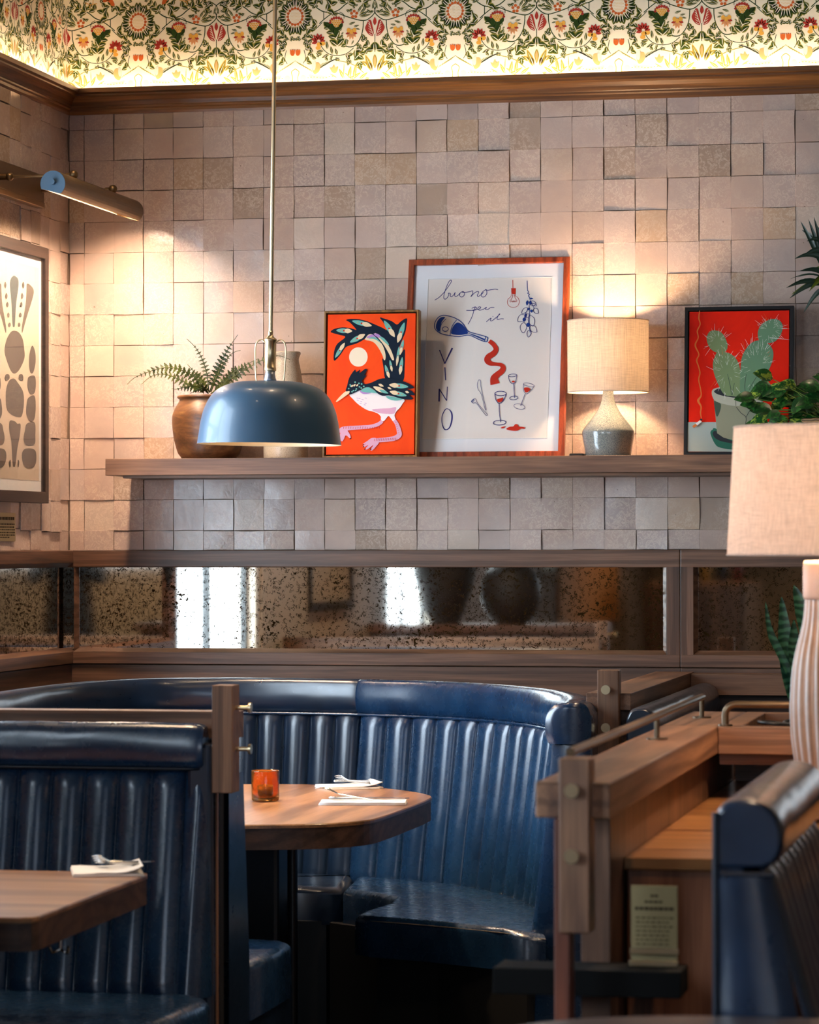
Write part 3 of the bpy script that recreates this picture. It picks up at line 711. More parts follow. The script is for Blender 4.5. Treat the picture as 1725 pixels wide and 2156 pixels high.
# padded arm end (bulging panel facing the room)
mb = MB(); ex, ey = 1.90, -1.70
def arm_end(mb, zb, zt_, w0, w1, bul, x_, y_, m=0, lean=.07, puff=False):
    rows = []
    for k in range(15):
        t = k/14; z = zb+(zt_-zb)*t; row = []
        for j in range(11):
            u = j/10; pf = max(.0, 1-abs((t-.40)/.605)**2.6)**.5 if puff else 1; xa = -w0*pf-lean*(1-t); xb = w1*(.6+.4*pf); x = x_+xa+(xb-xa)*u
            row.append(Vector((x, y_-bul*math.sin(PI*u)**.6*(1 if t < .96 else .6)-.004, z)))
        rows.append(row)
    mb.grid(rows, m, True)
    L = [r[0] for r in rows]; R_ = [r[-1] for r in rows]
    mb.grid([[p+Vector((0, .05, 0)) for p in L], L], m, True); mb.grid([R_, [p+Vector((0, .05, 0)) for p in R_]], m, True)
arm_end(mb, .05, ZRB-.002, .035, .065, .014, ex, ey); mb.build('arm_end', NAVY, bq)
mb = MB(); arm_end(mb, ZRB+.002, TZ+.002, .052, .07, .024, ex, ey-.006, 0, 0, True); mb.build('head_roll_end', NAVY, bq)
# seat
inL = [Vector((q.x+n.x*.075, q.y+n.y*.075)) for q, n in zip(QL[::6]+[QL[-1]], NL[::6]+[NL[-1]])]; inR = [Vector((q.x+n.x*.075, q.y+n.y*.075)) for q, n in zip(QR[4::6]+[QR[-1]], NR[4::6]+[NR[-1]])]
front_r = [(1.86, -1.78), (1.72, -1.66), (1.50, -1.54), (1.33, -1.47), (1.275, -1.42), (1.275, -1.32), (1.305, -1.12), (1.29, -.98), (1.22, -.90), (1.10, -.80)]
mb = MB(); cushion(mb, [tuple(p) for p in inR]+front_r, SEAT-.11, SEAT, .022); sp_ = mb.build('seat_pad', NAVY, bq)
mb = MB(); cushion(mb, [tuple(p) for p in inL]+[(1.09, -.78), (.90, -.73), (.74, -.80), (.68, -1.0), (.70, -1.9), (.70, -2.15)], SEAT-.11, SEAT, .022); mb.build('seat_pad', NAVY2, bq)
mb = MB(); mb.tube([Vector((x, y, SEAT-.012)) for x, y in cr(front_r[:4], 4)], .0014, 6); mb.build('seat_stitching', mat('pale_thread', H('6d6156'), .7), sp_)['label'] = 'pale stitched seam along the seat edge'
mb = MB(); mb.prism([(p.x, p.y) for p in inR]+[(1.80, -1.72), (1.52, -1.50), (1.33, -1.40), (1.33, -1.1), (1.26, -.95), (1.06, -.80), (1.06, -.42)][:], 0, SEAT-.10); mb.build('seat_base', BLK2, bq)  # black base colour carries the shade below the seat front
mb = MB(); mb.prism([(p.x, p.y) for p in inL]+[(1.04, -.42), (1.04, -.76), (.78, -.82), (.72, -1.0), (.72, -2.14)], 0, SEAT-.10); mb.build('seat_base', BLK2, bq)

# --- the bench backing on to the near-left bench (only its end is seen)
b2 = root('banquette_bench', (.75, -2.45, 0)); tag(b2, 'navy leather bench seat end between the near bench and the far table', 'booth seat')
mb = MB(); back_panel(mb, [(1.29, -2.745), (.3, -2.745)], -1, .43, .93, .09, .079); mb.build('backrest', NAVY2, b2)
mb = MB(); roll(mb, [(1.27, -2.745), (.3, -2.745)], -1, .93, 1.035, .03, .05, endr=.015); mb.build('head_roll', NAVY2, b2)
mb = MB()
mb.add([(1.296, -2.85, .03), (1.296, -2.645, .03), (1.296, -2.655, .43), (1.296, -2.72, .92), (1.296, -2.85, .92)], [[0, 1, 2, 3, 4]], 0)
mb.add([(1.296, -2.645, .03), (1.28, -2.64, .03), (1.28, -2.65, .43), (1.296, -2.655, .43)], [[0, 1, 2, 3]], 0); mb.build('side_panel', NAVY2, b2)
mb = MB(); cushion(mb, [(1.30, -2.66), (1.30, -2.26), (1.27, -2.21), (1.2, -2.19), (.74, -2.19), (.74, -2.66)], .33, .465, .022); mb.build('seat_pad', NAVY, b2)
mb = MB(); mb.prism([(1.29, -2.66), (1.29, -2.22), (.74, -2.2), (.74, -2.66)], 0, .33); mb.build('seat_base', NAVY2, b2)

# --- near-left bench facing the camera
b3 = root('banquette_bench', (.75, -3.1, 0)); tag(b3, 'channelled navy leather bench at left behind the near square-edged table', 'booth seat')
NY = -2.955
mb = MB(); Q3, N3 = back_panel(mb, [(.04, NY), (1.225, NY)], -1, .43, .945, .10, .079, .026); bk3 = mb.build('backrest', NAVY, b3)
mb = MB()   # last wide channel rounding on to the end
rows = []
for k in range(16):
    t = k/15; z = .43+.515*t; row = []
    for j in range(13):
        a = PI/2*j/12; lean = .10*(1-t)
        row.append(Vector((1.225+.065*math.sin(a)**.8, NY-lean-.022*math.sin(min(1, j/5)*PI/2)*(.5+.5*min(1, (1-t)/.06)) + (1-math.cos(a))*(.06+lean), z)))
    rows.append(row)
mb.grid(rows, 0, True); mb.build('end_channel', NAVY, b3)
mb = MB(); ZT3 = U(300, 1521, y=-2.955).z
roll(mb, [(.09, NY), (1.235, NY)], -1, .942, ZT3, .036, .028, endr=.035, step=.02); mb.build('head_roll', NAVY, b3)
mb = MB(); mb.tube([(.04, NY-.026, .943), (1.225, NY-.026, .943), (1.262, NY-.016, .943), (1.28, NY+.02, .943)], .0045, 8); mb.build('piping', PIPE, bk3)
mb = MB(); mb.box(1.23, 1.288, NY-.02, -2.90, .03, 1.0, .01); mb.box(.04, 1.23, NY, -2.93, .03, 1.01); mb.box(.04, 1.23, -2.93, -2.86, .03, 1.009); mb.build('back_shell', NAVY2, b3)
mb = MB(); cushion(mb, [(.04, -3.02), (1.20, -3.02), (1.26, -3.03), (1.315, -3.09), (1.325, -3.16), (1.315, -3.30), (1.30, -3.55), (.04, -3.55)], .31, .445, .03); mb.build('seat_pad', NAVY, b3)
mb = MB(); mb.box(.04, 1.29, -3.50, -3.0, 0, .31); mb.build('seat_base', NAVY2, b3)
mb = MB(); mb.box(1.289, 1.294, -2.945, -2.933, .03, .93, .001); mb.build('edge_strip', WZ, b3)['label'] = 'thin oak strip up the end'

# --- oak rail and peg post over the near-left bench
def peg(mb, base, d, L, r, m=0):
    base = Vector(base); d = Vector(d).normalized(); mb.tube([base, base+d*(L-.006)], r*.42, 16, m); mb.tube([base+d*(L-.006), base+d*L], r, 20, m)
def bx(px0, px1, y): return U(px0, 1500, y=y).x, U(px1, 1500, y=y).x
x0, x1 = bx(446, 489, -3.03)
rp = root('screen_rail', (1.2, -3.0, .9)); tag(rp, 'oak rail and peg post above the left bench beside the far table', 'rail')
zb0, zb1 = 1.043, 1.078
mb = MB(); mb.box(.012, x0+.03, -2.925, -2.86, 1.01, U(450, 1498, y=-2.925).z, .0015); mb.build('beam', WX, rp)
mb = MB(); mb.box(x0, x1, -3.03, -2.965, U(450, 1670, y=-3.03).z, U(450, 1443, y=-3.03).z, .002); rp_post = mb.build('post', WZ, rp)
for zz in (1490, 1577):
    zq = U(505, zz, y=-3.0).z; mb = MB(); peg(mb, (x1, -2.998, zq), (1, 0, 0), .036, .0115); mb.build('peg', BRASS, rp_post)
rp2 = root('bench_support', (1.27, -2.9, 0))
tag(rp2, 'slim dark upright under the peg post at the bench end', 'upright')
mb = MB(); mb.box(1.262, 1.288, -2.899, -2.865, 0, 1.005); mb.build('upright', BLK2, rp2)

# ------------------------------------------------------------------ tables
def table_outline(pts, sub=5): return cr(pts, sub, True)
def table(name, outline, label, top_m, ped, zt_=.75):
    cx = sum(p[0] for p in outline)/len(outline); cy = sum(p[1] for p in outline)/len(outline)
    t = root(name, (cx, cy, 0)); tag(t, label, 'table')
    n = len(outline); mb = MB()
    ins = [(cx+(x-cx)*(1-.004), cy+(y-cy)*(1-.004)) for x, y in outline]
    V = [(x, y, zt_-.010) for x, y in outline]+[(x, y, zt_-.003) for x, y in outline]+[(x, y, zt_) for x, y in ins]
    F = [[i, (i+1) % n, n+(i+1) % n, n+i] for i in range(n)]+[[n+i, n+(i+1) % n, 2*n+(i+1) % n, 2*n+i] for i in range(n)]
    mb.add(V, F, 0); mb.add(V[2*n:], [list(range(n))], 0); mb.add(V[:n], [list(range(n))[::-1]], 0); mb.build('table_top', top_m, t)
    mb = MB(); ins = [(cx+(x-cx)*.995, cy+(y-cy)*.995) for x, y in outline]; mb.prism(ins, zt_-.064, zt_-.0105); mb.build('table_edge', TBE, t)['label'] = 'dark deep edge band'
    for q in ped:
        mb = MB(); mb.box(q[0]-.07, q[0]+.07, q[1]-.07, q[1]+.07, .02, zt_-.066, .012); mb.tube([(q[0]+.10, q[1]-.03, .02), (q[0]+.10, q[1]-.03, zt_-.066)], .014, 14)
        mb.build('pedestal', BLACK, t)
        mb = MB(); mb.box(q[0]-.26, q[0]+.26, q[1]-.26, q[1]+.26, 0, .02, .006); mb.build('foot_plate', BLACK, t)
    return t
far = [(.46, -1.36), (.47, -1.25), (.58, -1.06), (.74, -.93), (.90, -.868), (1.05, -.868), (1.22, -.935), (1.35, -1.055), (1.44, -1.20), (1.462, -1.33), (1.462, -1.60), (1.455, -1.90), (1.435, -2.03), (1.36, -2.13), (1.24, -2.19), (1.05, -2.235), (.86, -2.235), (.66, -2.19), (.52, -2.05), (.465, -1.9), (.455, -1.6)]
tf = table('dining_table', table_outline(far, 4), 'rounded oak dining table inside the curved navy booth', TBL, [(1.03, -1.52)])
nearo = [(.05, -3.40), (1.245, -3.385), (1.262, -3.40), (1.268, -3.42), (1.283, -4.20), (1.276, -4.222), (1.255, -4.235), (.05, -4.235)]
tn = table('dining_table', nearo, 'straight-edged oak dining table cropped at the lower left', TBL2, [(.62, -3.85)])
hk = U(177, 1955, y=-3.80); mb = MB()
mb.tube([(1.19, -3.78, .684), (1.19, -3.78, .632)], .0035, 8)
for s in (-1, 1): mb.tube([(1.19, -3.78, .634)]+[(1.19+s*.016*math.sin(a), -3.78-.004, .634-.012*(1-math.cos(a*.0))-.008*math.sin(a)) for a in (.5, 1.0, 1.5)]+[(1.19+s*.020, -3.79, .640)], .003, 8)
mb.build('bag_hook', STEEL, tn)['label'] = 'small steel double bag hook'

# ------------------------------------------------------------------ things on the tables
amber = bpy.data.materials.new('amber_glass'); amber.use_nodes = True
_b = amber.node_tree.nodes['Principled BSDF']; _b.inputs['Base Color'].default_value = (.90, .33, .065, 1); _b.inputs['Roughness'].default_value = .06; _b.inputs['Transmission Weight'].default_value = .93; _b.inputs['IOR'].default_value = 1.4
_n = NT(amber); _n.bump(_n.noise(_n.coord(), 60, 3, .6), .5, .002)
g0 = U(559, 1687, z=.75)
gl = root('candle_glass', (g0.x, g0.y, .75)); tag(gl, 'short amber glass candle holder standing on the far table', 'candle holder')
mb = MB(); mb.lathe([(.001, .7515), (.034, .7515), (.0375, .755), (.038, .775), (.0385, .832), (.0375, .8345), (.0362, .832), (.0355, .775), (.0345, .762), (.001, .760)], (g0.x, g0.y, 0), 40, cap=False); mb.build('glass', amber, gl)
tl_ = root('tea_light', (g0.x, g0.y, .762)); tag(tl_, 'clear tea light cup inside the amber glass holder', 'candle')
mb = MB(); mb.lathe([(.001, .7625), (.021, .7625), (.0225, .79), (.0222, .79), (.0212, .766), (.001, .766)], (g0.x, g0.y, 0), 28, cap=False); mb.build('cup', mat('clear_plastic', (.9, .6, .3), .1, trans=.8), tl_)
mb = MB(); mb.lathe([(.001, .766), (.0205, .766), (.0208, .779), (.001, .779)], (g0.x, g0.y, 0), 28, cap=False); mb.tube([(g0.x, g0.y, .779), (g0.x, g0.y, .785)], .0008, 5); mb.build('wax', mat('wax', (.85, .75, .5), .4, sss=.2), tl_)

def frame_on(c, ang):
    c = Vector(c); ca, sa = math.cos(ang), math.sin(ang)
    return lambda a, b, h: Vector((c.x+a*ca-b*sa, c.y+a*sa+b*ca, c.z+h))
NAP = mat('white_napkin', (.80, .79, .78), .8)
def napkin(c, ang, w, d, label, curl=.0, split=False):
    f = frame_on(c, ang); mb = MB()
    for k, (s, h) in enumerate(((1, .0008), (.99, .0035), (.975, .0062))):
        n = 9; top = []; bot = []
        for i in range(n):
            r1 = []; r2 = []
            for j in range(n):
                a = (i/(n-1)-.5)*w*s; b = (j/(n-1)-.5)*d*s
                hh = h+curl*(max(0, i/(n-1)-.55)/.45)**2*(k == 2)+.0012*math.sin(a*60+k)*math.sin(b*50)*(k == 2)
                r1.append(f(a, b, hh+.0022)); r2.append(f(a, b, hh))
            top.append(r1); bot.append(r2)
        mb.grid(top, 0, True); mb.grid(bot, 0, True, flip=True)
        rim = lambda G: [G[i][0] for i in range(n)]+[G[n-1][j] for j in range(1, n)]+[G[i][n-1] for i in range(n-2, -1, -1)]+[G[0][j] for j in range(n-2, 0, -1)]
        mb.grid([rim(top), rim(bot)], 0, True, cu=True)
    o = mb.build('napkin', NAP, None, c); return tag(o, label, 'napkin')
def fork(c, ang, label, L=.19, lift=.0, m=STEEL, roll_=0):
    f0 = frame_on(c, ang); cr_, sr_ = math.cos(roll_), math.sin(roll_)
    f = lambda a, b, h: f0(a, (b+.011*(roll_ != 0))*cr_-h*sr_*.3, h*(1 if not roll_ else .6)+(b+.012*(roll_ != 0))*sr_); r = root('fork', c); tag(r, label, 'fork')
    H_ = lambda t: .0045+lift*t+.010*math.sin(max(0, t-.62)/.38*PI*.8)
    mb = MB(); rows = []
    for i in range(16):
        t = i/15*.72; w = .0045+.0035*max(0, 1-t/.25)+.004*max(0, (t-.62)/.1); rows.append([f(L*t, -w, H_(t)), f(L*t, -w*.5, H_(t)+.0022), f(L*t, w*.5, H_(t)+.0022), f(L*t, w, H_(t)), f(L*t, 0, H_(t)-.001)])
    mb.grid(rows, 0, True, cu=True); mb.add(rows[0], [[0, 1, 2, 3, 4]], 0); mb.build('handle', m, r)
    mb = MB()
    rows = [[f(L*t, w*s, H_(t)+q) for s, q in ((-1, 0), (-.5, .0018), (.5, .0018), (1, 0), (0, -.001))] for t, w in ((.72, .0085), (.76, .0115), (.80, .0122))]
    mb.grid(rows, 0, True, cu=True)
    for k in range(4):
        b = -.0098+.0065*k; mb.tube([f(L*t, b, H_(t)+.0005) for t in (.79, .84, .9, .96, 1.0)], [.0019, .0018, .0016, .0013, .0006], 6)
    mb.build('tines', m, r); return r
def knife(c, ang, label, L=.21, m=STEEL):
    f = frame_on(c, ang); r = root('knife', c); tag(r, label, 'knife')
    mb = MB(); rows = [[f(L*t, w*math.cos(a), .006+h*math.sin(a)) for a in [2*PI*k/8 for k in range(8)]] for t, w, h in ((0, .003, .002), (.02, .0075, .0035), (.3, .0062, .0032), (.44, .005, .003))]
    mb.grid(rows, 0, True, cu=True); mb.add(rows[0], [list(range(8))], 0); mb.build('handle', m, r)
    mb = MB(); P = [(.44, -.004), (.5, -.008), (.75, -.009), (.95, -.006), (1.0, .004), (.9, .0068), (.44, .006)]
    V = [f(L*t, b, .0072) for t, b in P]+[f(L*t, b, .0058) for t, b in P]; n = len(P)
    mb.add(V, [list(range(n)), list(range(2*n-1, n-1, -1))]+[[i, n+i, n+(i+1) % n, (i+1) % n] for i in range(n)], 0); mb.build('blade', m, r); return r
pA = U(735, 1659, z=.75); pB = U(765, 1693, z=.75); pC = U(225, 1838, z=.75)
napkin((pA.x, pA.y, .75), .50, .17, .13, 'folded white napkin at the back of the far table', .012)
fork((pA.x+.075, pA.y-.045, .7585), math.radians(152), 'steel fork with raised tines on the rear napkin of the far table', .13, .002, roll_=math.radians(50))
knife((pA.x-.05, pA.y+.02, .762), math.radians(28), 'steel knife lying across the rear napkin of the far table', .15)
napkin((pB.x, pB.y, .75), .16, .235, .105, 'folded white napkin at the front of the far table')
fork((pB.x+.03, pB.y-.005, .757), math.radians(172), 'steel fork tilted up at the left of the front napkin', .165, .022)
knife((pB.x-.10, pB.y+.02, .7585), math.radians(4), 'steel knife laid along the front napkin of the far table', .22)
napkin((pC.x, pC.y, .75), .34, .15, .17, 'folded white napkin on the near-left table corner', .014)
fork((pC.x+.075, pC.y+.0, .7585), math.radians(166), 'steel fork lying on the napkin of the near-left table', .115, .002, roll_=math.radians(50))
knife((pC.x-.03, pC.y+.035, .764), math.radians(12), 'steel knife lying beside the fork on the near-left table napkin', .12)
# ------------------------------------------------------------------ pictures leaning on the shelf
SH = 1.7206
class Lean:
    "plane of a leaning picture: foot at y=yb on the shelf, head at y=yt at height zt"
    def __init__(s, yb, yt, zb, zt):
        s.O = Vector((0, yb, zb)); s.ex = Vector((1, 0, 0)); s.ez = (Vector((0, yt, zt))-s.O).normalized(); s.n = s.ex.cross(s.ez)
        if s.n.y > 0: s.n = -s.n
    def ab(s, px, py):
        d = UPL(px, py, s.O, s.n)-s.O; return d.dot(s.ex), d.dot(s.ez)
    def P(s, a, b, o=0): return s.O+s.ex*a+s.ez*b+s.n*o
    def fm(s, sx, ox, oy, dep=0):
        return lambda X, Y: UPL(ox+X/sx, oy+Y/sx, s.O-s.n*dep, s.n)
def pic_frame(mb, L, a0, a1, b0, b1, w, front, back, m=0, bev=.0015):
    "mitred frame, front/back are offsets along the normal"
    O = [(a0, b0), (a1, b0), (a1, b1), (a0, b1)]; I = [(a0+w, b0+w), (a1-w, b0+w), (a1-w, b1-w), (a0+w, b1-w)]
    for k in range(4):
        j = (k+1) % 4
        def mix(t, q, o): x = [O[q][i]*(1-t)+I[q][i]*t for i in (0, 1)]; return L.P(x[0], x[1], o)
        t = bev/w; ring = lambda q: [mix(0, q, back), mix(0, q, front-bev), mix(t, q, front), mix(1-t, q, front), mix(1, q, front-bev), mix(1, q, back)]
        A, B = ring(k), ring(j); n = 6
        mb.add(A+B, [[i, n+i, n+(i+1) % n, (i+1) % n][::-1] for i in range(n)], m)
def slab(mb, L, a0, a1, b0, b1, f, b, m=0):
    V = [L.P(a, z, o) for o in (f, b) for a, z in ((a0, b0), (a1, b0), (a1, b1), (a0, b1))]
    mb.add(V, [[0, 1, 2, 3], [7, 6, 5, 4], [0, 4, 5, 1], [1, 5, 6, 2], [2, 6, 7, 3], [3, 7, 4, 0]], m)
def canvas_mat(name, c1, c2, sc=9):
    m = mat(name, c1, .5, spec=.15); t = NT(m); n = t.noise(t.coord((1, 1, .6), (0, .6, 0)), sc, 5, .65, .8)
    t.l(t.mix(t.ramp(n, [(.3, (0, 0, 0)), (.7, (1, 1, 1))]), c1, c2), t.b.inputs['Base Color']); t.bump(t.noise(t.coord((1, 1, 1)), 700, 2, .5), .15, .0004); return m

# --- bird painting
L1 = Lean(-.205, -.175, SH, 2.182)
a0, b1 = L1.ab(683, 655); a1, _ = L1.ab(880, 655); _, b0 = L1.ab(780, 957); b0 = .001; a0 = L1.ab(681, 800)[0]; a1 = L1.ab(880.5, 800)[0]
r1 = root('framed_painting', ((a0+a1)/2, -.20, SH)); tag(r1, 'orange painting of a long-tailed dark bird under a pale moon, slim gold frame', 'painting')
GOLDW = wood('gilt_wood', H('6e4a1e'), H('a5793c'), 2, 1, .35)
mb = MB(); pic_frame(mb, L1, a0, a1, b0, b1, .0065, .0, -.036); mb.build('frame', GOLDW, r1)
mb = MB(); slab(mb, L1, a0+.004, a1-.004, b0+.004, b1-.004, -.030, -.034); mb.build('backing', mat('shadow_gap', (.015, .005, .004), .7), r1)
SA = 6.736; f1 = L1.fm(SA, 680, 640, .006)
ca0, cb1 = L1.ab(680+70/SA, 640+150/SA); ca1, cb0 = L1.ab(680+1330/SA, 640+2118/SA)
mb = MB(); slab(mb, L1, a0+.0105, a1-.0115, .0115, b1-.0105, -.006, -.029); cv_ = mb.build('canvas', canvas_mat('orange_oil', H('fb4e00'), H('ee3c00'), 7), r1)
hx = ['101e2e', '6fb0a6', 'e6cda8', 'c8281a', 'f0e4e2', 'd8a4bc', 'b184c0', 'f0dfc4', 'c7a05c', '33110c']
BM = [flat(h) for h in hx]; NV, TEAL, CR, RD, WH, PK, PU, MO, OC, CL = range(10)
A = Art(f1, L1.n, 5e-5, 2e-4)
A.ell(504, 752, 131, 137, MO, n=40)
A.poly([(600, 490), (640, 440), (700, 425), (760, 440), (830, 500), (900, 620), (960, 720), (1010, 790), (985, 800), (900, 800), (870, 800), (850, 740), (800, 640), (740, 560), (680, 525), (610, 512)], CR)
A.poly([(620, 480), (680, 435), (740, 445), (800, 520), (700, 490)], PU); A.poly([(650, 490), (720, 465), (800, 510), (830, 560), (740, 500)], TEAL)
A.poly([(330, 228), (400, 212), (520, 218), (640, 250), (760, 300), (850, 340), (905, 370), (890, 320), (850, 250), (808, 192), (880, 210), (980, 245), (1050, 292), (1110, 245), (1192, 203), (1188, 300), (1170, 400), (1130, 500), (1090, 600), (1060, 680),
        (1100, 720), (1160, 640), (1165, 760), (1160, 900), (1140, 1090), (1000, 1080), (890, 1075), (860, 900), (842, 770), (880, 800), (890, 720), (850, 590), (780, 500), (700, 430), (640, 440), (590, 500), (480, 560), (380, 590), (320, 620), (250, 720), (170, 805), (152, 760), (165, 650), (210, 560), (320, 470),
        (240, 440), (150, 415), (110, 395), (160, 355), (280, 332), (400, 345), (475, 368), (430, 310), (380, 260)], NV, True, None, 3)
A.poly([(735, 420), (800, 440), (880, 520), (960, 640), (1010, 780), (980, 790), (930, 690), (850, 560)], CR); A.poly([(720, 425), (780, 425), (830, 470), (790, 480)], PU); A.poly([(800, 468), (860, 480), (930, 560), (920, 580)], TEAL)
def feather(x0, y0, x1, y1, w):
    A.leaf(x0, y0, x1, y1, w, TEAL); mx, my = x0+(x1-x0)*.48, y0+(y1-y0)*.48
    A.leaf(mx, my, x1, y1, w*.98, CR); A.ell(mx, my, w*.20, w*.17, RD, lay=None)
    A.ell(x0+(x1-x0)*.28, y0+(y1-y0)*.28, w*.14, w*.10, OC)
for q in ((415, 240, 695, 310, 66), (190, 375, 418, 385, 66), (385, 545, 600, 430, 66), (175, 765, 312, 550, 52), (868, 235, 1020, 470, 70), (1158, 262, 1062, 550, 66), (1145, 505, 1095, 725, 44), (1085, 600, 1048, 880, 36), (885, 865, 945, 1050, 44), (952, 795, 985, 960, 34), (1130, 755, 1095, 1005, 50)): feather(*q)
# body, legs
A.poly([(380, 1290), (440, 1250), (540, 1225), (700, 1240), (900, 1290), (1150, 1350), (1130, 1420), (1090, 1480), (1050, 1520), (1020, 1580), (1035, 1640), (1010, 1665), (985, 1650), (965, 1600), (935, 1585), (905, 1620), (870, 1660), (840, 1665), (825, 1640), (830, 1610), (790, 1560), (720, 1530), (620, 1500), (500, 1420), (430, 1350)], WH)
A.poly([(700, 1500), (820, 1485), (950, 1480), (1040, 1465), (1030, 1530), (1000, 1560), (900, 1560), (790, 1545)], PK)
A.poly([(830, 1600), (880, 1570), (930, 1560), (990, 1590), (1035, 1640), (1010, 1665), (980, 1640), (935, 1590), (890, 1640), (850, 1665), (828, 1640)], WH)
A.stroke([(845, 1665), (780, 1710), (680, 1740), (560, 1750), (430, 1758), (330, 1768), (272, 1790), (250, 1830)], [48, 50, 52, 52, 56, 66, 76, 60], PK)
A.poly([(270, 1790), (340, 1790), (380, 1840), (398, 1890), (385, 1905), (345, 1870), (320, 1870), (300, 1920), (272, 1950), (240, 1900)], PK)
A.stroke([(1015, 1650), (1050, 1700), (1080, 1790), (1085, 1860), (1020, 1905), (900, 1925), (790, 1935), (720, 1950)], [50, 52, 62, 70, 66, 62, 60, 70], PK)
A.poly([(760, 1905), (800, 1960), (760, 2020), (700, 2080), (680, 2065), (720, 2000), (640, 2060), (600, 2062), (650, 2000), (590, 2030), (570, 2020), (620, 1980), (575, 2000), (575, 1985), (640, 1940), (690, 1905)], PK)
for x, y in ((577, 1998), (580, 2025), (602, 2060), (684, 2062), (394, 1912)): A.ell(x, y, 13, 7, CL, -.5)
for k in range(16): x = 300+34*k; A.stroke([(x, 1745-6*math.sin(k)), (x-5, 1772)], [7, 5], RD, False)
for k in range(13): t = k/12; x = 740+300*t; A.stroke([(x, 1912-12*t), (x-6, 1945-12*t)], [6, 5], RD, False)
for k in range(7): A.stroke([(1030+9*k, 1680+30*k), (1050+7*k, 1676+30*k)], [6, 4], RD, False)
A.poly([(530, 1240), (600, 1225), (690, 1260), (640, 1275), (570, 1275)], PU); A.poly([(540, 1235), (590, 1195), (660, 1185), (740, 1230), (790, 1270), (700, 1262), (620, 1258)], TEAL)
A.poly([(900, 1310), (1000, 1320), (1130, 1345), (1080, 1370), (1000, 1370), (930, 1345)], TEAL)
A.poly([(200, 1370), (310, 1255), (375, 1235), (370, 1275), (215, 1385)], CR)
A.poly([(328, 1240), (350, 1160), (375, 1060), (420, 980), (465, 932), (480, 970), (535, 932), (525, 985), (600, 925), (632, 940), (590, 1020), (625, 1008), (590, 1060), (560, 1095), (605, 1138), (700, 1115), (800, 1070), (900, 1055), (1050, 1075), (1150, 1100), (1240, 1140), (1300, 1185), (1250, 1205), (1190, 1205), (1270, 1240), (1308, 1285), (1290, 1300), (1230, 1295), (1285, 1350), (1180, 1358), (1060, 1330), (950, 1300), (850, 1305), (780, 1270), (700, 1195), (600, 1188), (500, 1240), (380, 1290), (385, 1240)], NV, True, None, 3)
for x, y in ((463, 1112), (517, 1128), (556, 1138), (394, 1150), (586, 1172), (525, 1178), (372, 1203), (440, 1232), (481, 1208), (471, 1230), (551, 1195), (420, 1248), (400, 1170)): A.ell(x, y, 12, 11, TEAL, n=8)
for q in ((405, 1180, 437, 1150, 26), (440, 1170, 470, 1140, 26), (480, 1170, 508, 1140, 22)): A.leaf(*q, CR)
for q in ((720, 1175, 930, 1270, 62), (795, 1140, 868, 1172, 34), (925, 1185, 980, 1212, 26), (1175, 1245, 1232, 1262, 32)): A.leaf(*q, CR)
A.leaf(808, 1222, 935, 1270, 42, TEAL)
for q in ((1220, 1178, 945, 1150, 66), (1195, 1305, 955, 1245, 62)): feather(*q)
for x, y in ((495, 1340), (525, 1345), (500, 1370), (550, 1390), (540, 1415), (600, 1435), (612, 1412), (570, 1360), (615, 1340)): A.stroke([(x-14, y-4), (x+14, y+2)], [4, 8], PU, False)
A.mb.build('painted_bird', BM, cv_)

# --- "buono per il vino" print
L2 = Lean(-.150, -.022, SH, 2.345)
b0 = .0015; a0 = L2.ab(860.5, 560)[0]; a1 = L2.ab(1193, 760)[0]; b1 = L2.ab(1030, 543)[1]
r2 = root('framed_print', ((a0+a1)/2, -.12, SH)); tag(r2, 'tall white print lettered buono per il vino in an orange-brown wood frame', 'print')
CHER = wood('cherry_frame', H('7a2e12'), H('b5512a'), 2, 1.2, .4); CHER2 = wood('cherry_frame_x', H('7a2e12'), H('b5512a'), 0, 1.2, .4)
mb = MB(); pic_frame(mb, L2, a0, a1, b0, b1, .0185, .0, -.026, bev=.002); mb.build('frame', CHER, r2)
mb = MB(); slab(mb, L2, a0+.01, a1-.01, b0+.01, b1-.01, -.012, -.022); mbd_ = mb.build('mat_board', mat('mat_board', (.80, .80, .83), .8), r2)
SV = 5.989; f2 = L2.fm(SV, 900, 570, .0118)
ma0, mb1 = L2.ab(900+8/SV, 570+98/SV); ma1, mb0 = L2.ab(900+1500/SV, 570+2095/SV)
mb = MB(); slab(mb, L2, ma0, ma1, mb0, mb1, -.0119, -.0125); psh_ = mb.build('paper_sheet', mat('print_paper', H('e6dcd4'), .8), r2)
mb = MB(); pic_frame(mb, L2, ma0-.0016, ma1+.0016, mb0-.0016, mb1+.0016, .0016, -.0105, -.012, bev=.0004); mb.build('mat_bevel', WHITE, mbd_)
IN = [flat('2d2a6e'), flat('c4301f'), flat('1c3a86'), flat('6a2a22')]
A = Art(f2, L2.n, 3e-5, 2e-4)
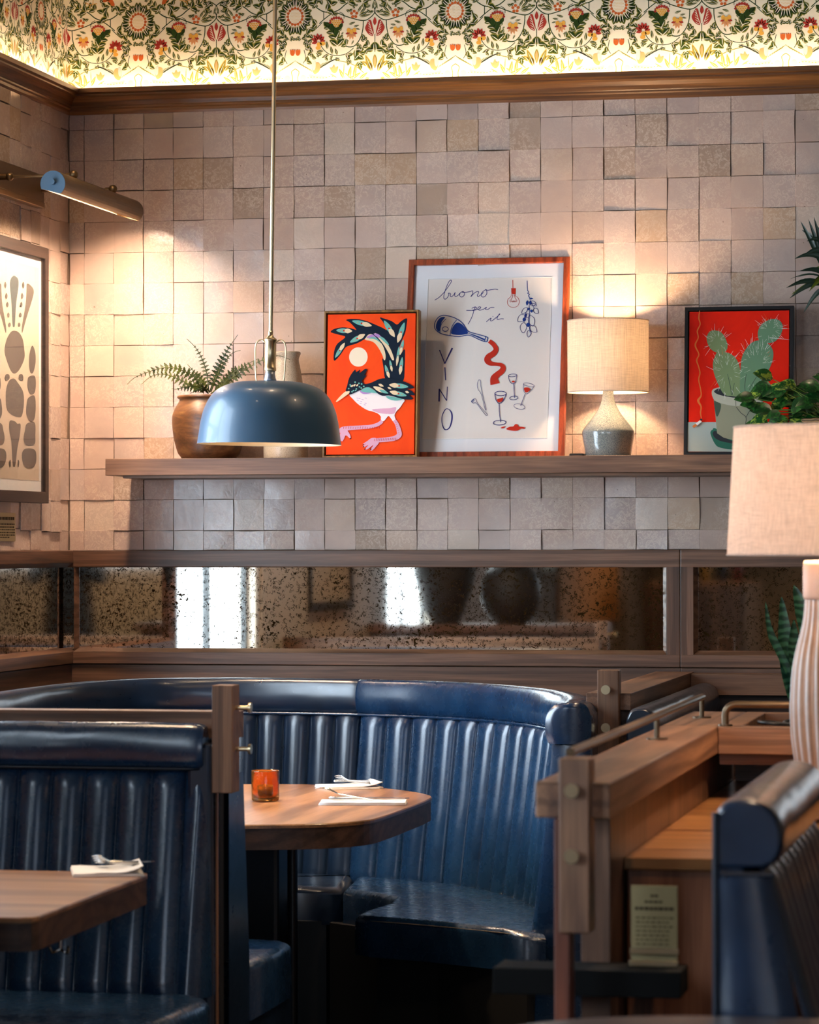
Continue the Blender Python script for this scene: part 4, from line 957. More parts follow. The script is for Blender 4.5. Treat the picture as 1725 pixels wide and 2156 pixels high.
for P in ([(95, 370), (150, 335), (210, 275), (265, 200), (303, 140), (297, 118), (272, 140), (238, 215), (212, 300), (210, 350), (230, 358), (256, 335), (272, 300), (266, 284), (282, 284), (294, 292), (290, 318), (304, 328), (330, 308), (352, 272)],
          [(352, 272), (346, 310), (356, 326), (386, 312), (415, 280)], [(445, 262), (415, 282), (410, 315), (432, 332), (462, 314), (470, 282), (452, 262), (440, 272), (490, 272), (545, 262)],
          [(545, 262), (572, 254), (570, 290), (548, 330), (590, 285), (630, 262), (650, 270), (632, 308), (642, 326), (680, 300), (710, 272)],
          [(738, 240), (700, 265), (680, 300), (692, 330), (725, 325), (750, 290), (748, 250), (735, 234), (762, 248), (800, 240), (850, 233), (892, 238)],
          [(492, 500), (555, 500), (590, 494)], [(606, 452), (590, 500), (560, 590), (515, 675)], [(560, 476), (600, 458), (622, 470), (602, 495), (570, 504)], [(600, 498), (650, 486), (676, 464), (655, 455), (635, 478), (655, 498), (700, 490), (732, 470)],
          [(732, 470), (748, 462), (735, 488), (762, 490), (800, 466), (845, 463)], [(745, 645), (790, 606), (806, 600), (795, 625), (815, 632), (870, 590), (915, 548), (905, 552), (880, 600), (890, 615), (930, 606), (965, 608)]): A.stroke(P, 8.0, 0)
A.ell(828, 578, 5, 5, 0)
A.stroke([(154, 1000), (222, 1172)], [13, 12], 0, False); A.stroke([(222, 1172), (270, 1070), (316, 975)], [12, 18, 20], 0)
A.stroke([(222, 1218), (232, 1382)], 13, 0, False)
A.stroke([(149, 1650), (152, 1490)], [20, 18], 0, False); A.stroke([(152, 1490), (245, 1640)], 12, 0, False); A.stroke([(245, 1640), (254, 1462)], 10, 0, False)
A.stroke([(225, 1755), (188, 1830), (186, 1920), (210, 1990), (245, 2005), (285, 1970), (310, 1880), (308, 1800), (280, 1755), (250, 1742)], [11, 10, 11, 14, 12, 15, 18, 17, 10, 9], 0, True, True)
# bulb
A.stroke([(1078, 118), (1080, 222)], 8, 1, False); A.poly([(1058, 220), (1118, 220), (1114, 296), (1062, 294)], 1, False)
A.stroke([(1062, 296), (1050, 330), (1018, 360), (1010, 410), (1040, 452), (1090, 464), (1138, 446), (1160, 395), (1146, 345), (1114, 320), (1110, 296)], 5, 1)
A.stroke([(1078, 300), (1068, 350), (1042, 380), (1052, 395), (1066, 378), (1076, 397), (1086, 378), (1096, 397), (1106, 378), (1116, 395), (1130, 378), (1108, 345), (1098, 300)], 5, 1)
# hanging herbs
A.stroke([(1260, 125), (1262, 200), (1266, 260)], [8, 9, 7], 2); A.stroke([(1266, 250), (1280, 272), (1264, 285), (1290, 300), (1274, 318), (1296, 340)], 8, 2)
A.stroke([(1285, 340), (1300, 390), (1284, 460), (1292, 560), (1284, 680), (1296, 780)], 6, 2); A.stroke([(1300, 380), (1330, 440), (1350, 480)], 5, 2); A.stroke([(1270, 480), (1230, 560), (1220, 620)], 5, 2)
for q in ((1290, 350, 1338, 352, 22), (1265, 375, 1256, 440, 34), (1300, 380, 1300, 432, 36), (1275, 470, 1280, 500, 40), (1310, 490, 1318, 530, 34), (1230, 590, 1215, 645, 44), (1280, 655, 1268, 712, 50), (1250, 540, 1235, 600, 24)): A.leaf(*q, 2)
def lo(x0, y0, x1, y1, w):
    dx, dy = x1-x0, y1-y0; L = math.hypot(dx, dy); nx, ny = -dy/L, dx/L
    A.stroke([(x0, y0), (x0+dx*.3+nx*w*.5, y0+dy*.3+ny*w*.5), (x0+dx*.7+nx*w*.45, y0+dy*.7+ny*w*.45), (x1, y1), (x0+dx*.65-nx*w*.45, y0+dy*.65-ny*w*.45), (x0+dx*.3-nx*w*.5, y0+dy*.3-ny*w*.5)], 6, 0, True, True)
for q in ((1310, 385, 1375, 445, 46), (1345, 478, 1398, 538, 56), (1265, 470, 1192, 540, 50), (1235, 565, 1142, 640, 80), (1245, 590, 1280, 545, 40), (1215, 655, 1210, 785, 76), (1296, 565, 1335, 700, 76), (1300, 700, 1380, 775, 70), (1290, 750, 1275, 838, 50), (1300, 430, 1365, 425, 30)): lo(*q)
# bottle, wine, cutlery, glasses
A.poly([(172, 590), (225, 590), (182, 650), (155, 765), (115, 740), (110, 690), (132, 630)], 2); A.poly([(380, 655), (440, 680), (490, 740), (515, 790), (470, 805), (400, 812), (310, 800), (305, 760), (330, 700)], 2)
A.stroke([(195, 565), (250, 568), (330, 590), (400, 625), (450, 670), (490, 730), (525, 770), (620, 800), (752, 838), (756, 870), (740, 898), (650, 868), (560, 825), (500, 815), (400, 832), (290, 820), (190, 800), (120, 760), (92, 710), (100, 650), (140, 590)], 10, 2, True, True)
A.stroke([(372, 620), (320, 690), (296, 760), (288, 815)], 8, 2); A.stroke([(240, 605), (190, 660), (165, 720), (162, 782)], 7, 2); A.ring(228, 737, 38, 28, 8, 2)
A.stroke([(520, 792), (620, 828), (725, 872)], [6, 16, 18], 2); A.stroke([(735, 835), (722, 890)], 7, 2, False)
for k in range(8): A.stroke([(345+16*k, 720+8*(k % 4)), (362+16*k, 712+9*(k % 4))], 4, 3 if False else 0, False)
A.stroke([(782, 888), (838, 935), (868, 995), (830, 1050), (775, 1085), (758, 1130), (795, 1168), (870, 1180), (930, 1190), (958, 1225), (935, 1272), (885, 1312), (845, 1362), (855, 1432)], [52, 56, 62, 72, 74, 78, 62, 42, 50, 66, 72, 76, 96, 118], 1)
A.stroke([(650, 1380), (672, 1392), (674, 1440), (692, 1540), (742, 1738), (728, 1740), (682, 1562), (640, 1495), (632, 1430)], 5, 0, True, True)
A.stroke([(556, 1648), (582, 1672), (612, 1668), (660, 1722), (738, 1822), (757, 1812), (700, 1748), (628, 1664), (618, 1632), (596, 1614)], 5, 0, True, True)
for k in range(3): A.stroke([(556+13*k, 1646-11*k), (572+12*k, 1660-11*k)], 8, 2, False)
A.ring(924, 1550, 72, 28, 8, 0); A.stroke([(852, 1555), (862, 1620), (885, 1660), (905, 1675), (940, 1660), (975, 1610), (996, 1552)], 8, 0); A.stroke([(907, 1675), (910, 1780), (924, 1910)], 8, 0); A.ring(912, 1918, 80, 30, 8, 0, -.05); A.poly([(880, 1625), (920, 1612), (955, 1600), (950, 1640), (912, 1662), (890, 1652)], 1)
A.ring(1077, 1322, 53, 17, 6, 0, -.08); A.stroke([(1025, 1325), (1035, 1385), (1060, 1420), (1090, 1425), (1115, 1400), (1130, 1320)], 7, 0); A.stroke([(1092, 1425), (1100, 1605)], 8, 0, False); A.ring(1092, 1607, 52, 23, 7, 0, -.1); A.ell(1086, 1400, 20, 12, 1)
A.ring(1283, 1442, 70, 20, 5, 0, .22); A.stroke([(1214, 1430), (1210, 1490), (1230, 1540), (1260, 1553), (1300, 1525), (1350, 1458)], 5, 0); A.stroke([(1235, 1555), (1178, 1705)], 7, 0, False); A.ring(1163, 1715, 70, 33, 5, 0, .18); A.poly([(1222, 1480), (1270, 1475), (1300, 1495), (1280, 1525), (1245, 1538), (1225, 1512)], 1)
A.poly([(998, 1995), (1040, 1970), (1085, 1965), (1110, 1938), (1140, 1940), (1155, 1965), (1200, 1970), (1235, 1980), (1225, 1996), (1180, 1995), (1140, 2018), (1080, 2020), (1020, 2010)], 1); A.poly([(928, 1982), (960, 1968), (990, 1964), (962, 1986), (935, 1990)], 1)
A.mb.build('printed_drawing', IN, psh_)
mb = MB(); slab(mb, L2, a0+.014, a1-.014, b0+.014, b1-.014, -.006, -.008); mb.build('pane', PANE, r2)

# --- cactus painting
L3 = Lean(-.125, -.085, SH, 2.18)
b0 = .0015; a0 = L3.ab(1441, 800)[0]; a1 = L3.ab(1671, 800)[0]; b1 = L3.ab(1560, 645)[1]
r3 = root('framed_painting', ((a0+a1)/2, -.12, SH)); tag(r3, 'red painting of a prickly pear in a cracked grey pot, black frame', 'painting')
mb = MB(); pic_frame(mb, L3, a0, a1, b0, b1, .0115, .0, -.034); mb.build('frame', BLACK, r3)
SCx = 6.342; f3 = L3.fm(SCx, 1430, 630, .004)
mb = MB(); slab(mb, L3, a0+.0145, a1-.0145, .0145, b1-.0145, -.004, -.03); slab(mb, L3, a0+.004, a1-.004, b0+.004, b1-.004, -.026, -.032, 1); cv_ = mb.build('canvas', [canvas_mat('red_oil', H('f42200'), H('d61804'), 5), BLACK], r3)
CM = [flat(h) for h in ('a6b3ac', '7f9468', '6b8f6e', '94967e', '33363a', '2f6a58', 'c9d2be', 'e07a3c', 'f0ebe4', '4a5b4c', 'b8b9a6', '204a40')]
A = Art(f3, L3.n, 4e-5, 2e-4)
A.poly([(106, 1640), (1490, 1640), (1490, 2040), (100, 2035)], 0, False)
A.poly([(420, 1790), (450, 1740), (500, 1730), (780, 1890), (1080, 1740), (1180, 1800), (1060, 1990), (780, 2012), (560, 1985), (480, 1930)], 5); A.poly([(450, 1790), (500, 1760), (640, 1860), (780, 1900), (1000, 1840), (1100, 1760), (1120, 1800), (1000, 1890), (780, 1925), (600, 1905), (490, 1860)], 4)
A.poly([(465, 1340), (620, 1400), (800, 1425), (1000, 1400), (1125, 1330), (1070, 1800), (940, 1870), (740, 1885), (600, 1850), (510, 1790)], 3, False)
A.poly([(470, 1360), (560, 1400), (540, 1520), (500, 1560)], 9)
A.poly([(440, 1225), (520, 1180), (700, 1160), (900, 1160), (1060, 1175), (1140, 1230), (1130, 1340), (1000, 1410), (790, 1428), (600, 1400), (470, 1345)], 10)
A.poly([(470, 1230), (540, 1190), (700, 1175), (900, 1175), (1050, 1190), (1110, 1240), (1000, 1290), (800, 1318), (640, 1300), (520, 1270)], 4)
A.poly([(520, 700), (470, 790), (452, 890), (480, 1030), (560, 1210), (620, 1280), (700, 1292), (812, 1292), (830, 1150), (820, 950), (780, 820), (700, 735), (610, 705)], 1)
A.poly([(960, 590), (890, 670), (840, 780), (822, 950), (818, 1240), (900, 1240), (990, 1225), (1080, 1120), (1180, 980), (1240, 850), (1262, 720), (1220, 620), (1130, 560), (1040, 552)], 2)
A.poly([(460, 415), (395, 450), (370, 530), (400, 630), (470, 700), (560, 715), (630, 690), (650, 620), (620, 520), (560, 440)], 1)
A.poly([(1260, 262), (1150, 300), (1080, 370), (1052, 460), (1080, 560), (1190, 585), (1290, 560), (1360, 470), (1388, 370), (1350, 290)], 2)
for P in ([(650, 1000), (690, 1180), (700, 1280)], [(740, 1120), (710, 1280)], [(900, 1000), (880, 1150), (885, 1230)], [(1060, 1000), (980, 1130), (940, 1210)]): A.stroke(P, [6, 9, 6], 9)
A.stroke([(758, 1325), (760, 1425)], 5, 4, False); A.stroke([(765, 1440), (830, 1520), (895, 1578), (885, 1700)], 7, 4); A.stroke([(895, 1578), (940, 1500), (990, 1450)], 6, 4)
rr = random.Random(4)
for cx, cy, rx, ry, n in ((510, 560, 140, 150, 34), (640, 980, 180, 280, 56), (1030, 880, 210, 320, 70), (1220, 430, 160, 160, 44)):
    for k in range(n):
        a = rr.uniform(-PI, PI) if rr.random() < .4 else rr.uniform(-PI*.95, -.05*PI); q = rr.uniform(.35, 1.0); x, y = cx+rx*q*math.cos(a), cy+ry*q*math.sin(a); L = rr.uniform(40, 130)*(.5+.5*q)
        aa = math.atan2(ry*math.sin(a), rx*math.cos(a))+rr.uniform(-.4, .4); A.stroke([(x, y), (x+L*math.cos(aa), y+L*math.sin(aa))], [4.5, 1.4], 6 if q < .85 else 7 if rr.random() < .25 else 8, False)
A.stroke([(1215, 520), (1480, 545)], [8, 2], 8, False)
A.stroke([(280, 160), (270, 260), (288, 340), (250, 430), (262, 520), (222, 620), (270, 740), (240, 820), (265, 900), (285, 990), (268, 1080), (292, 1200), (300, 1290), (262, 1360), (300, 1440), (292, 1520), (305, 1600)], [10, 16, 14, 16, 14, 20, 14, 18, 14, 16, 14, 14, 16, 30, 18, 16, 8], 7)
A.poly([(180, 1700), (285, 1620), (310, 1640), (205, 1725)], 8, False); A.poly([(180, 1700), (225, 1666), (250, 1690), (205, 1725)], 7, False); A.ell(302, 1612, 18, 12, 4)
A.mb.build('painted_cactus', CM, cv_)

# --- abstract print on the left wall
class WallL:
    n = Vector((1, 0, 0))
    def __init__(s, x): s.x = x
    def P(s, a, b, o=0): return Vector((s.x+o, a, b))
L4 = WallL(.034)
ya = U(103, 800, x=.034).y; zt_ = U(102, 523, x=.034).z; zb_ = U(102, 1060, x=.034).z
yc = U(30, 800, x=.022).y; yb_ = 2*yc-ya-.02
r4 = root('framed_print', (.0, (ya+yb_)/2, zb_)); tag(r4, 'large abstract print of grey pebble and petal shapes in a dark wood frame', 'print')
DKW = wood('dark_walnut_y', H('1c110a'), H('38241a'), 1, 1, .4)
mb = MB(); pic_frame(mb, L4, yb_, ya, zb_, zt_, .036, .0, -.022); mb.build('frame', DKW, r4)
mb = MB(); slab(mb, L4, yb_+.02, ya-.02, zb_+.02, zt_-.02, -.014, -.022); mb.build('mat_board', mat('warm_white_board', (.80, .79, .76), .8), r4)
S4 = 4.146; f4 = lambda X, Y: U(X/S4, 540+Y/S4, x=.0205)
ys = f4(340, 500).y; zs0 = f4(120, 1945).z; zs1 = f4(340, 100).z
mb = MB(); mb.box(.0195, .0204, 2*yc-ys, ys, zs0, zs1); mb.build('paper_sheet', mat('tan_paper', H('c9b8a2'), .8), r4)
A = Art(f4, (1, 0, 0), 5e-5, 2e-4); GA = [flat('5e5852'), flat('4e5859'), flat('4f4a46')]
shapes = [([(112, 172), (130, 170), (158, 200), (160, 270), (140, 420), (130, 590), (120, 618), (108, 590), (100, 420), (86, 260), (92, 200)], 1),
          ([(235, 238), (270, 255), (295, 300), (280, 380), (230, 540), (200, 650), (190, 665), (192, 600), (222, 420), (230, 300)], 0),
          ([(115, 648), (160, 660), (195, 715), (210, 800), (212, 890), (170, 985), (130, 1022), (95, 1000), (55, 900), (38, 820), (55, 730), (85, 670)], 0),
          ([(120, 1065), (160, 1110), (200, 1180), (208, 1280), (190, 1390), (150, 1402), (90, 1375), (55, 1320), (50, 1180), (75, 1090)], 0),
          ([(85, 1435), (130, 1440), (150, 1460), (178, 1465), (172, 1560), (150, 1680), (135, 1810), (120, 1838), (108, 1800), (98, 1620), (80, 1520)], 0),
          ([(280, 778), (305, 830), (310, 920), (290, 1010), (265, 1015), (252, 950), (256, 850)], 0), ([(250, 1050), (300, 1042), (312, 1110), (300, 1190), (265, 1202), (240, 1150), (238, 1090)], 0),
          ([(245, 1235), (298, 1215), (310, 1310), (298, 1420), (262, 1436), (228, 1380), (230, 1290)], 0), ([(232, 1460), (300, 1450), (306, 1560), (298, 1640), (225, 1645), (204, 1590), (215, 1520)], 0),
          ([(215, 1680), (280, 1678), (312, 1710), (312, 1800), (280, 1845), (225, 1840), (195, 1790), (190, 1720)], 0), ([(165, 1032), (195, 1032), (198, 1075), (178, 1082), (162, 1065)], 0), ([(152, 1775), (165, 1790), (160, 1835), (152, 1830)], 0)]
for k, (x, y) in enumerate(((200, 250), (190, 345), (182, 420), (174, 510), (163, 595))): shapes.append(([(x-10, y-8), (x, y-30+3*k), (x+10, y-5), (x+8, y+15), (x-2, y+30-3*k), (x-9, y+12)], 0))
for P, m in shapes:
    A.poly(P, m)
    if min(x for x, _ in P) > 125: A.poly([(238-x if False else 2*121-x, y) for x, y in P], m)
A.mb.build('printed_shapes', GA, r4)
mb = MB(); mb.box(.027, .029, yb_+.03, ya-.03, zb_+.03, zt_-.03); mb.build('pane', PANE, r4)

# --- brass notice plate under it
q0 = U(33, 1080, x=.016); q1 = U(31, 1140, x=.016)
pl = root('wall_plaque', (.012, q0.y-.12, q1.z)); tag(pl, 'small dull brass notice plate with lines of lettering below the abstract print', 'plaque')
mb = MB(); mb.box(.0125, .0155, q0.y-.24, q0.y, q1.z, q0.z, .0006); mb.build('plate', metal('dull_brass', (.55, .45, .25), .45), pl)
mb = MB(); h = q0.z-q1.z
for k, (t, a, b) in enumerate(((.80, .02, .22), (.60, .01, .23), (.50, .01, .23), (.41, .01, .23), (.31, .01, .23), (.22, .04, .23), (.14, .08, .17))):
    x = q0.y-.24+a
    while x < q0.y-.24+b: w = RND.uniform(.004, .016); mb.box(.0155, .0158, x, x+w, q1.z+t*h-.0022*(2 if k == 0 else 1), q1.z+t*h+.0022*(2 if k == 0 else 1)); x += w+.004
mb.build('lettering', flat('3a2f1a'), pl)

# ------------------------------------------------------------------ picture light on the left wall
pn = U(112, 388, x=.262); pf = U(277, 444, x=.262)
plr = root('picture_light', (0, (pn.y+pf.y)/2, pn.z)); tag(plr, 'bronze tube picture light on the left wall over the abstract print', 'wall lamp')
zc = (pn.z+pf.z)/2; R0 = .0385; y0, y1 = pn.y, pf.y
tilt = .30
mb = MB(); rows = []
sec = [math.radians(-53+256*k/22) for k in range(23)]
for rr_, s in ((R0, 0), (R0-.0022, 1)): rows.append([(rr_*math.cos(a), rr_*math.sin(a)) for a in sec])
def ext(mb, loop, y0, y1, m=0, smooth=True):
    A_ = [Vector((.262+a, y0, zc+b)) for a, b in loop]; B_ = [Vector((.262+a, y1, zc+b)) for a, b in loop]; mb.grid([A_, B_], m, smooth, cu=True); mb.add(A_, [list(range(len(loop)))], m); mb.add(B_, [list(range(len(loop)))[::-1]], m)
ext(mb, rows[0]+rows[1][::-1], y0, y1, 0, False)
cap_ = [(R0*1.0*math.cos(a), R0*1.0*math.sin(a)) for a in sec]
for yy, d in ((y0, -.003), (y1, .003)): ext(mb, cap_, min(yy, yy+d), max(yy, yy+d))
ob = mb.build('shade', BRONZE, plr)
mb = MB(); ext(mb, [(R0*.99*math.cos(a), R0*.99*math.sin(a)) for a in sec], y0-.0042, y0-.0031); mb.tube([(.264, y0-.004, zc+.004), (.264, y0-.020, zc+.004)], .0085, 16); mb.build('end_cap', mat('pale_blue_metal', (.055, .095, .14), .7, 0, spec=.2), plr)['label'] = 'pale blue end disc with a bronze stud'
py0 = U(87, 400, x=.02).y
mb = MB(); mb.box(.011, .030, py0-.62, py0, U(87, 427, x=.02).z, U(87, 370, x=.02).z, .002); mb.box(.011, .036, py0-.62, py0-.012, U(80, 432, x=.02).z-.008, U(87, 427, x=.02).z-.001, .002); mb.build('back_plate', BRONZE, plr)
for pxa, pya in ((10, 372), (98, 398)):
    A0 = U(pxa, pya, x=.045)
    tgt = Vector((.262, A0.y+.0, zc+.044))
    mb = MB(); mb.tube([(.03, A0.y, A0.z), (.06, A0.y, A0.z)], .010, 14); mb.tube([(.05, A0.y, A0.z+.0), (.262, A0.y, zc+.047)], .0045, 12)
    for c_, rr_ in (((.06, A0.y, A0.z), .013), ((.262, A0.y, zc+.049), .014)):
        mb.lathe([(rr_*math.sin(PI*k/10)+1e-5, c_[2]-rr_*math.cos(PI*k/10)) for k in range(11)], (c_[0], c_[1], 0), 18)
    mb.tube([(.238, A0.y, zc+.046), (.252, A0.y, zc+.047)], .0085, 14); mb.build('arm', BRONZE, plr)
mb = MB(); mb.tube([(.262, y0+.05, zc+.004), (.262, y1-.05, zc+.004)], .010, 12); mb.build('bulb', emis('tube_bulb', (1, .74, .45), 14), plr)
al = area('picture_light_beam', (.258, (y0+y1)/2, zc-.006), (.10, (y0+y1)/2+.02, zc-.6), y1-y0-.08, .05, 11.5, (1, .73, .53), 165); al.rotation_euler = (0, 0, 0)
al.data.size, al.data.size_y = .05, y1-y0-.08; al.rotation_euler = (0, math.radians(-8), 0)

# ------------------------------------------------------------------ pendant
pc = U(567, 936, y=-1.5); k_ = (pc-CAM).dot(FW)/F_PX
pd = root('pendant_lamp', pc); tag(pd, 'blue-grey dome pendant lamp on a thin brass rod above the far table', 'pendant lamp')
PB = mat('blue_grey_enamel', H('2f4e66'), .38, coat=.15); PIN = mat('pale_inner_enamel', (.75, .62, .42), .5)
u = k_/3.45; prof_ = [(525, 0), (523, 8), (515, 60), (506, 130), (498, 175), (485, 230), (470, 272), (448, 318), (415, 365), (375, 400), (315, 430), (240, 450), (160, 458), (90, 462), (40, 463)]
mb = MB(); Pp = [(a*u, b*u) for a, b in prof_]; mb.lathe(cr(Pp, 3), pc, 96, 0, cap=False); inn = [(max(.001, a-.0022*(1 if b > .001 else .8)), b-(.002 if a < .12 else 0)+.0004) for a, b in cr(Pp, 3)]
mb2 = MB(); mb2.lathe(inn[::-1], pc, 96, 0, cap=False); mb2.lathe([(Pp[0][0], 0), (inn[0][0], .0004)], pc, 96, 0, cap=False)
oS = mb.build('shade', PB, pd); mb2.build('shade_lining', PIN, oS)
mb = MB(); mb.lathe([(.001+0*u, 455*u), (50*u, 458*u), (42*u, 480*u), (37*u, 505*u), (36*u, 535*u), (1e-3, 536*u)], pc, 32); mb.build('collar', metal('blue_steel', (.45, .5, .6), .35), pd)
mb = MB(); mb.lathe([(1e-3, 534*u), (43*u, 535*u), (44*u, 540*u), (44*u, 560*u), (42*u, 562*u), (42*u, 750*u), (45*u, 754*u), (45*u, 768*u), (26*u, 780*u), (18*u, 800*u), (19*u, 820*u), (16*u, 824*u), (1e-3, 824*u)], pc, 40); so_ = mb.build('socket', BRASS, pd)
mb = MB(); mb.tube([pc+Vector((0, 0, 820*u)), pc+Vector((0, 0, CEIL-pc.z-.003))], .0058, 14); mb.build('rod', BRASS, pd)
mb = MB()
for s in (-1, 1):
    P = cr([(s*44, 745), (s*70, 762), (s*98, 748), (s*112, 715), (s*114, 660), (s*110, 560), (s*106, 490), (s*100, 462), (s*125, 462) if False else (s*112, 452)], 5)
    mb.tube([pc+Vector((a*u, 0, b*u)) for a, b in P], .0020, 8)
mb.build('wire_yoke', BRASS, pd)
mb = MB(); mb.lathe([(1e-3, .030), (.022, .036), (.030, .055), (.026, .08), (.012, .10), (.012, .13), (1e-3, .13)], pc, 28); mb.build('bulb', emis('bulb_glass', (1, .70, .40), 6), so_)
pd.rotation_euler = (0, math.radians(.85), 0)
spot('pendant_beam', (pc.x, pc.y, pc.z+.025), (pc.x+.01, pc.y, 0), 46, (1, .68, .40), 108, .5, .03)

# ------------------------------------------------------------------ small table lamp on the shelf
lc = U(1281, 956, z=SH) if False else U(1281, 957, y=-.165); lc.z = SH; k_ = (lc-CAM).dot(FW)/F_PX; u = k_/3.165
tl = root('table_lamp', lc); tag(tl, 'small lit table lamp with grey-green ceramic base on the wall shelf', 'table lamp')
LIN1 = linen('linen_shade', (.92, .82, .70)); CER = speck('speckled_ceramic', H('94978e'), H('62676a'), .16, 520, .52, coat=.5)
basep = [(145, 0), (152, 10), (160, 60), (168, 105), (174, 140), (175, 152), (172, 172), (150, 205), (112, 252), (76, 302), (52, 350), (40, 395), (35, 430), (33, 470), (20, 474), (20, 640)]
mb = MB(); mb.lathe(cr([(a*u, b*u) for a, b in basep[:14]], 3)+[(.001, 470*u)], lc, 56); mb.build('base', CER, tl)
mb = MB(); mb.tube([lc+Vector((0, 0, 470*u)), lc+Vector((0, 0, 640*u))], .006, 12); mb.build('stem', BRASS, tl)
st0, st1 = 428*u, 905*u; r0_, r1_ = 270*u, 271*u
mb = MB(); mb.lathe([(r0_, st0), (r1_, st1)], lc, 72, cap=False); mb.lathe([(r1_-.0016, st1), (r0_-.0016, st0)], lc, 72, cap=False)
for z, r in ((st0, r0_), (st1, r1_)): mb.tube([lc+Vector((r*math.cos(a), r*math.sin(a), z)) for a in [2*PI*k/60 for k in range(61)]], .0016, 6, cap=False)
mb.build('shade', LIN1, tl)
mb = MB(); zz = 640*u; mb.lathe([(1e-3, zz), (.016, zz+.01), (.024, zz+.035), (.018, zz+.06), (1e-3, zz+.07)], lc, 24); mb.build('bulb', glow_bulb('lamp_bulb', (1, .70, .40), 10), tl)
for a in (0, 2*PI/3, 4*PI/3):
    pass
mb = MB()
for a in (0, 2*PI/3, 4*PI/3): mb.tube([lc+Vector((.005*math.cos(a), .005*math.sin(a), zz+.0)), lc+Vector((r1_*math.cos(a), r1_*math.sin(a), st1-.01))], .0012, 6)
mb.build('shade_spider', DKMET, tl)
point('table_lamp_light', (lc.x, lc.y, lc.z+zz+.035), 9.0, (1, .68, .42), .03)
swq = U(1215, 955, y=-.16); mb = MB(); mb.box(swq.x-.021, swq.x+.023, -.18, -.12, SH, SH+.010, .003)
tag(mb.build('lamp_dimmer', BLK2), 'small black cord dimmer lying beside the lit shelf lamp', 'dimmer')
mb = MB(); mb.tube([(swq.x+.02, -.15, SH+.004), (swq.x+.07, -.10, SH+.003), (swq.x+.14, -.06, SH+.003)], .0028, 8)
tag(mb.build('power_cable', BLK2), 'short black cord running behind the lit shelf lamp', 'cord')

# ------------------------------------------------------------------ fern pot and stone vase
fc = U(440, 961, y=-.16); fc.z = SH; k_ = (fc-CAM).dot(FW)/F_PX; u = k_/3.45
pt = root('potted_fern', fc); tag(pt, 'fern in a burnished brown clay pot at the left of the shelf', 'potted plant')
clay = mat('burnished_clay', H('7a4a2c'), .38); t = NT(clay)
n1 = t.noise(t.coord((1, 1, 3)), 7, 6, .7, 1.0); t.l(t.ramp(n1, [(.3, H('33200f')), (.5, H('6a4326')), (.72, H('946c3c'))]), t.b.inputs['Base Color']); t.bump(t.noise(t.coord((1, 1, 5)), 30, 5, .7), .25, .002)
potp = [(190, 0), (200, 8), (205, 18), (224, 42), (240, 90), (256, 160), (265, 230), (268, 290), (262, 330), (245, 370), (225, 405), (214, 425), (216, 436), (228, 444), (230, 454), (222, 462), (206, 460), (200, 440)]
mb = MB(); mb.lathe(cr([(a*u, b*u) for a, b in potp], 3)+[(.001, 430*u)], fc, 64); mb.build('pot', clay, pt)
mb = MB(); mb.lathe([(.001, 436*u), (100*u, 438*u), (198*u, 434*u)], fc, 32, cap=False); mb.build('soil', mat('soil', (.03, .02, .012), .9), pt)
FERN = mat('fern_green', H('4f5f1e'), .45, sss=0); t = NT(FERN); t.l(t.ramp(t.noise(t.coord(), 14, 3, .6), [(.35, H('22300f')), (.65, H('5f6622'))]), t.b.inputs['Base Color'])
FERN2 = mat('dark_fern_green', H('2a3a16'), .5)
def frond(P, dy, n, Lmax, m, parent, name='frond', twist=0):
    "P: crop-pixel points of the midrib; dy: depth of each point"
    pts = cr([tuple(U(250+x/3.45, 660+y/3.45, y=-.16+d)) for (x, y), d in zip(P, dy)], 6)
    pts = [Vector(p) for p in resample(pts, sum((Vector(a)-Vector(b)).length for a, b in zip(pts, pts[1:]))/(n*.62))]
    mb = MB(); N = len(pts); mb.tube(pts, [.0018*(1-.75*i/N)+.0003 for i in range(N)], 6)
    view = Vector((-.2, 1, 0)).normalized()
    for i in range(2, N):
        t = i/(N-1); d = (pts[min(i+1, N-1)]-pts[i-1]).normalized(); sd = d.cross(view).normalized()
        L = 1.22*RND.uniform(.85, 1.1)*Lmax*(math.sin(PI*min(1, t*1.05+.08))**.7*.75+.25*(1-t))*(1 if t < .93 else .5)
        for s in (-1, 1):
            ax = (sd*s + d*(.45)+sd*RND.uniform(-.15, .15) + view*RND.uniform(-.35, .35)+Vector((0, 0, -.12))).normalized(); w = max(.0036, L*.40); wv = d.cross(ax).cross(ax).normalized()*-1 if False else (d-ax*d.dot(ax)).normalized()
            nn = ax.cross(wv); b = pts[i]; V = []; K = 7
            up_ = []; lo_ = []
            for q in range(K):
                tt = q/(K-1); ww = w*(1-tt)**.6*(.55+.45*(q % 2)) if tt > 0 else w*.5; c = b+ax*L*tt+Vector((0, 0, -.16*L*tt*tt))
                up_.append(c+wv*ww+nn*ww*.15); lo_.append(c-wv*ww*.9+nn*ww*.15)
            mid = [b+ax*L*(q/(K-1))+Vector((0, 0, -.16*L*(q/(K-1))**2))-nn*.0004 for q in range(K)]
            mb.grid([up_, mid, lo_], 0, True)
    return mb.build(name, m, parent)
frond([(640, 575), (560, 470), (440, 405), (330, 392), (200, 430), (110, 470), (62, 515)], [0, -.01, -.03, -.04, -.05, -.05, -.05], 34, .019, FERN, pt)
frond([(620, 578), (520, 520), (420, 470), (330, 440), (240, 455), (165, 515)], [-.02, -.04, -.05, -.06, -.06, -.06], 28, .016, FERN, pt)
frond([(655, 570), (640, 440), (610, 340), (560, 250), (495, 185)], [0, .02, .03, .03, .03], 26, .013, FERN2, pt)
frond([(660, 570), (700, 460), (740, 360), (800, 250), (865, 155)], [0, 0, -.01, -.01, -.01], 26, .020, FERN2, pt)
